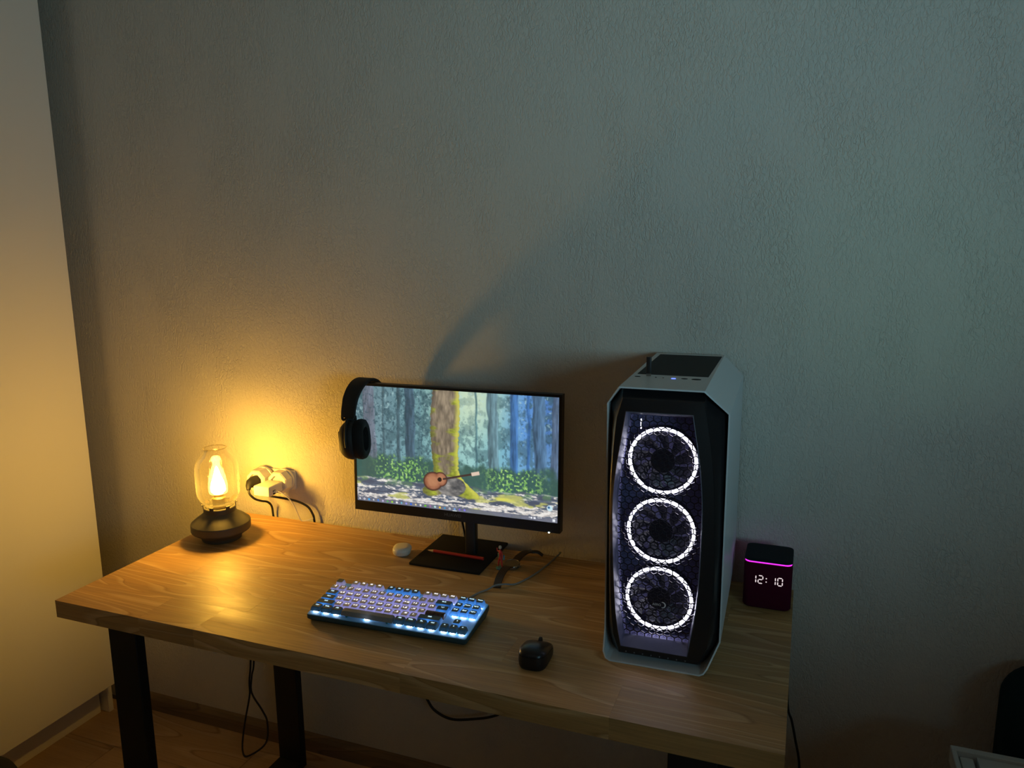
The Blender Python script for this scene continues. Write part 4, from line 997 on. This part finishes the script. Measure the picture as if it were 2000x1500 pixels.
# dark chamber behind the grilles
bm = BM(); loft(bm, [R3, [Vector((p.x, 0.060, p.z)) for p in R3]], cap0=False)
put('chamber', bm, mat('chamber', (0.13, 0.13, 0.26), 0.4, bump=(90, 0.2)), pcb, smooth=True, angle=22)
ringm = emis('ring_light', (0.82, 0.80, 1.0), 10.0)
fan_m = mat('fan_black', (0.012, 0.012, 0.022), 0.4, bump=(200, 0.03))
for i, fz in enumerate((0.3790, 0.2460, 0.1130)):
    fan = bpy.data.objects.new('fan', None); C.objects.link(fan); fan.parent = pcb; fan.location = (0.0995, 0.031, fz); fan.empty_display_size = 0.02
    bm = BM()
    n = 56
    rings = []
    for k in range(n+1):
        t = 2*PI*k/n; rings.append([Vector(((0.0593+a)*math.cos(t), b, (0.0593+a)*math.sin(t))) for a, b in ((-0.0026, 0), (0, -0.0018), (0.0026, 0), (0.0026, 0.003), (-0.0026, 0.003))])
    loft(bm, rings, cap0=False, cap1=False); put('ring_light', bm, ringm, fan, smooth=True, angle=60)
    bm = BM(); rings = []
    for k in range(n+1):
        t = 2*PI*k/n; rings.append([Vector((r*math.cos(t), b, r*math.sin(t))) for r, b in ((0.0630, 0.001), (0.0630, 0.020), (0.0565, 0.020), (0.0565, 0.004), (0.0577, 0.0025), (0.0609, 0.0035))])
    loft(bm, rings, cap0=False, cap1=False); put('frame', bm, fan_m, fan, smooth=True, angle=30)
    bm = BM(); lathe(bm, [(0.0220, 0.002), (0.0225, 0.0005), (0.020, -0.001), (0.002, -0.0012)], 32); xform(bm, Matrix.Rotation(-PI/2, 4, 'X').inverted() @ Matrix.Translation((0, 0, 0)))
    hub = put('hub', bm, fan_m, fan, smooth=True, loc=(0, 0.004, 0))
    for k in range(9):
        a = 2*PI*k/9; bm = BM(); rr = []
        for q in range(6):
            r = 0.021+q*0.0068; sw = a+q*0.07
            rr.append([Vector((r*math.cos(sw-0.26), 0.004, r*math.sin(sw-0.26))), Vector((r*math.cos(sw+0.22), 0.013, r*math.sin(sw+0.22))), Vector((r*math.cos(sw+0.22), 0.014, r*math.sin(sw+0.22))), Vector((r*math.cos(sw-0.26), 0.005, r*math.sin(sw-0.26)))])
        loft(bm, rr); put('blade', bm, fan_m, fan)
    if i == 2:
        lg = bpy.data.objects.new('logo', None); bpy.data.objects.remove(lg)
        gm_ = mat('logo_silver', (0.55, 0.55, 0.58), 0.4, emit=(0.5, 0.5, 0.55), estr=0.05, bump=(100, 0.01))
        bm = BM(); bm.from_mesh(T_AERO); xform(bm, Matrix.Translation((-0.003, 0, 0)))
        pts = [(0.0075+0.0062*math.cos(t), 0.0005+0.0062*math.sin(t)) for t in [math.radians(a) for a in range(-100, 101, 10)]]
        for k in range(len(pts)-1):
            def sk(p, s): return (0.0075+(p[0]-0.0075)*s-(0.0008 if s < 1 else 0), p[1]*s, 0)
            bm.faces.new([bm.verts.new(q) for q in ((*pts[k], 0), (*pts[k+1], 0), sk(pts[k+1], 0.76), sk(pts[k], 0.76))])
        xform(bm, Matrix.Translation((0.002, -0.0180, -0.003)) @ Matrix.Rotation(PI/2, 4, 'X'))
        put('logo', bm, gm_, fan)
# slim light bar near the top of the recess
bm = BM(); box(bm, (0.0590, 0.026, 0.4370), (0.0612, 0.028, 0.4560), 0.0008, 1); put('light_bar', bm, emis('bar_light', (0.85, 0.86, 1.0), 3.0), pcb)
# dust filter and front ports on top
bm = BM(); loft(bm, [[Vector((x, y, PH+z)) for x, y in ((0.0318, 0.137), (0.1650, 0.137), (0.1690, 0.402), (0.0352, 0.402))] for z in (-0.001, 0.0006)])
put('dust_filter', bm, mesh_black, pcb)
for x, y, rx, ry, nm in ((0.0375, 0.108, 0.0055, 0.0032, 'port'), (0.0717, 0.1086, 0.0016, 0.0016, 'audio_jack'), (0.0856, 0.1062, 0.0016, 0.0016, 'audio_jack'), (0.1245, 0.1075, 0.0060, 0.0038, 'port'), (0.1462, 0.1060, 0.0088, 0.0058, 'power_button')):
    bm = BM(); loft(bm, [[Vector((x+rx*s*math.cos(2*PI*k/20), y+ry*s*math.sin(2*PI*k/20), PH+z)) for k in range(20)] for z, s in ((-0.001, 1), (0.0005, 1), (0.0007, 0.85))])
    put(nm, bm, matte_black, pcb)
bm = BM(); loft(bm, [[Vector((0.1049+0.0042*math.cos(2*PI*k/20), 0.1040+0.0036*math.sin(2*PI*k/20), PH+z)) for k in range(20)] for z in (-0.001, 0.0007)])
put('power_light', bm, emis('blue_led', (0.10, 0.16, 1.0), 3.0), pcb)
# wireless dongle standing in a port
Rz = Matrix.Translation(PO) @ Matrix.Rotation(PYW, 4, 'Z')
ud = thing('usb_dongle', 'black usb dongle standing upright on the computer tower top', 'dongle', Rz @ Vector((0.0562, 0.1210, PH)), (0, 0, PYW))
bm = BM(); rounded_slab(bm, 0.0095, 0.0060, 0.0045, 0.0365, 0.0016, 0.0008, 3); put('body', bm, black_plastic, ud, smooth=True)
bm = BM(); box(bm, (-0.0042, -0.002, 0.0), (0.0042, 0.002, 0.005)); put('connector', bm, steel, ud)

# ------------------------------------------------------------------ smart speaker with clock
sx0, sx1, sy0, sz1 = 1.4225, 1.5195, -0.120, 0.1060
sp = thing('smart_speaker', 'square dark red fabric speaker showing the time 12:10', 'speaker', ((sx0+sx1)/2, sy0+0.0485, ZT), (0, 0, 0.0))
fabric = mat('maroon_fabric', (0.070, 0.004, 0.020), 0.9, spec=0.1, bump=(900, 0.4))
bm = BM(); rings = []
for z, s in ((0.0, 0.006), (0.002, 0.0025), (0.006, 0.0), (0.0985, 0.0), (0.1010, 0.0006), (0.1018, 0.003)):
    rings.append([Vector((x, y, z)) for x, y in rrect(0.097-2*s, 0.097-2*s, 0.013, 6)])
loft(bm, rings); put('body', bm, fabric, sp, smooth=True)
bm = BM()
loft(bm, [[Vector((x, y, z)) for x, y in rrect(0.097-2*s, 0.097-2*s, 0.012, 6)] for z, s in ((0.1020, 0.0035), (0.1022, 0.0015), (0.1046, 0.0015), (0.1048, 0.0035))])
put('light_ring', bm, emis('magenta_ring', (0.75, 0.03, 0.85), 1.6), sp)
bm = BM()
loft(bm, [[Vector((x, y, z+dz*math.cos(x/0.045))) for x, y in rrect(0.097-2*s, 0.097-2*s, 0.013, 6)] for z, s, dz in ((0.1060, 0.0012, -0.0014), (0.1066, 0.0, -0.0008), (0.1080, 0.0004, 0), (0.1092, 0.003, 0), (0.1094, 0.010, 0))])
put('top_plate', bm, mat('top_navy', (0.006, 0.009, 0.015), 0.65, spec=0.2, bump=(300, 0.05)), sp, smooth=True)
SEG = {'0': 'abcdef', '1': 'bc', '2': 'abged'}
dm = emis('digit_white', (1.0, 0.86, 0.88), 0.85)
def digit(ch, x, z, w_=0.0092, h_=0.0168):
    g = {'a': ((0, h_), (w_, h_)), 'b': ((w_, h_), (w_, h_/2)), 'c': ((w_, h_/2), (w_, 0)), 'd': ((0, 0), (w_, 0)), 'e': ((0, 0), (0, h_/2)), 'f': ((0, h_/2), (0, h_)), 'g': ((0, h_/2), (w_, h_/2))}
    bm = BM()
    for s in SEG[ch]:
        (ax, az), (bx, bz) = g[s]; a, b = Vector((ax, 0, az)), Vector((bx, 0, bz)); d = (b-a).normalized(); n = Vector((-d.z, 0, d.x)); a += d*0.0017; b -= d*0.0017
        pts = [a-d*0.0009, a+n*0.0010, b+n*0.0010, b+d*0.0009, b-n*0.0010, a-n*0.0010]
        f0 = [bm.verts.new(p+Vector((x, -0.0487, z))) for p in pts]; f1 = [bm.verts.new(p+Vector((x, -0.0482, z))) for p in pts]
        bm.faces.new(f0); 
        for k in range(6): bm.faces.new((f0[k], f0[(k+1) % 6], f1[(k+1) % 6], f1[k]))
    put('digit', bm, dm, sp)
for ch, x in (('1', -0.0325), ('2', -0.0185), ('1', 0.0065), ('0', 0.0205)): digit(ch, x, 0.0580)
bm = BM()
for z in (0.0625, 0.0700): box(bm, (-0.0035, -0.0488, z-0.0012), (-0.0012, -0.0483, z+0.0012), 0.0005, 1)
put('colon', bm, dm, sp)

# ------------------------------------------------------------------ furniture cut by the frame
cb = thing('bedside_cabinet', 'white cabinet with tray top in the bottom right corner', 'cabinet', (2.06, -0.40, 0))
co_ = Vector((2.06, -0.40, 0)); ZC = 0.55
cabm = mat('white_cabinet', (0.58, 0.60, 0.58), 0.5, bump=(100, 0.02))
put('body', bbox(Vector((1.835, -0.62, 0.0))-co_, Vector((2.28, -0.175, ZC-0.035))-co_, 0.002, 1), cabm, cb)
put('rim', bbox(Vector((1.825, -0.180, ZC-0.035))-co_, Vector((2.29, -0.165, ZC))-co_, 0.001, 1), cabm, cb)
put('rim', bbox(Vector((1.825, -0.63, ZC-0.035))-co_, Vector((1.834, -0.180, ZC))-co_, 0.001, 1), cabm, cb)
put('tray', bbox(Vector((1.839, -0.63, ZC-0.030))-co_, Vector((1.862, -0.182, ZC-0.010))-co_, 0.001, 1), cabm, cb)
put('tray', bbox(Vector((1.868, -0.63, ZC-0.030))-co_, Vector((2.29, -0.180, ZC-0.006))-co_, 0.001, 1), cabm, cb)
ac = thing('armchair', 'dark teal padded chair back behind the white cabinet', 'chair', (2.131, -0.05, 0))
teal = mat('teal_fabric', (0.010, 0.026, 0.030), 0.9, spec=0.15, bump=(500, 0.4))
bm = BM(); rr = [Vector((x, 0, z)) for x, z in rrect(0.40, 0.67, 0.075, 8, 0.0, 0.335)]
for yy in (0,): pass
loft(bm, [[Vector((p.x*s+0.002, yy, (p.z-0.33)*s+0.33)) for p in rr] for yy, s in ((-0.055, 0.94), (-0.045, 0.985), (-0.02, 1.0), (0.03, 1.0), (0.05, 0.985), (0.06, 0.94))])
put('backrest', bm, teal, ac, smooth=True, angle=50)
st_ = thing('stool', 'dark olive padded stool in the bottom left corner', 'stool', (-0.13, -0.93, 0), (0, 0, 0.05))
olive = mat('olive_fabric', (0.055, 0.048, 0.022), 0.9, spec=0.15, bump=(400, 0.4))
bm = BM(); loft(bm, [[Vector((x, y, z)) for x, y in rrect(0.40-2*s, 0.40-2*s, 0.10-s, 8)] for z, s in ((0.375, 0.02), (0.385, 0.004), (0.40, 0.0), (0.43, 0.0), (0.444, 0.006), (0.450, 0.02))])
put('seat', bm, olive, st_, smooth=True, angle=50)
for sx in (-1, 1):
    for sy in (-1, 1):
        bm = BM(); tube(bm, [(sx*0.15, sy*0.15, 0.0), (sx*0.14, sy*0.14, 0.38)], [0.012, 0.016], 12); put('leg', bm, black_steel, st_, smooth=True)
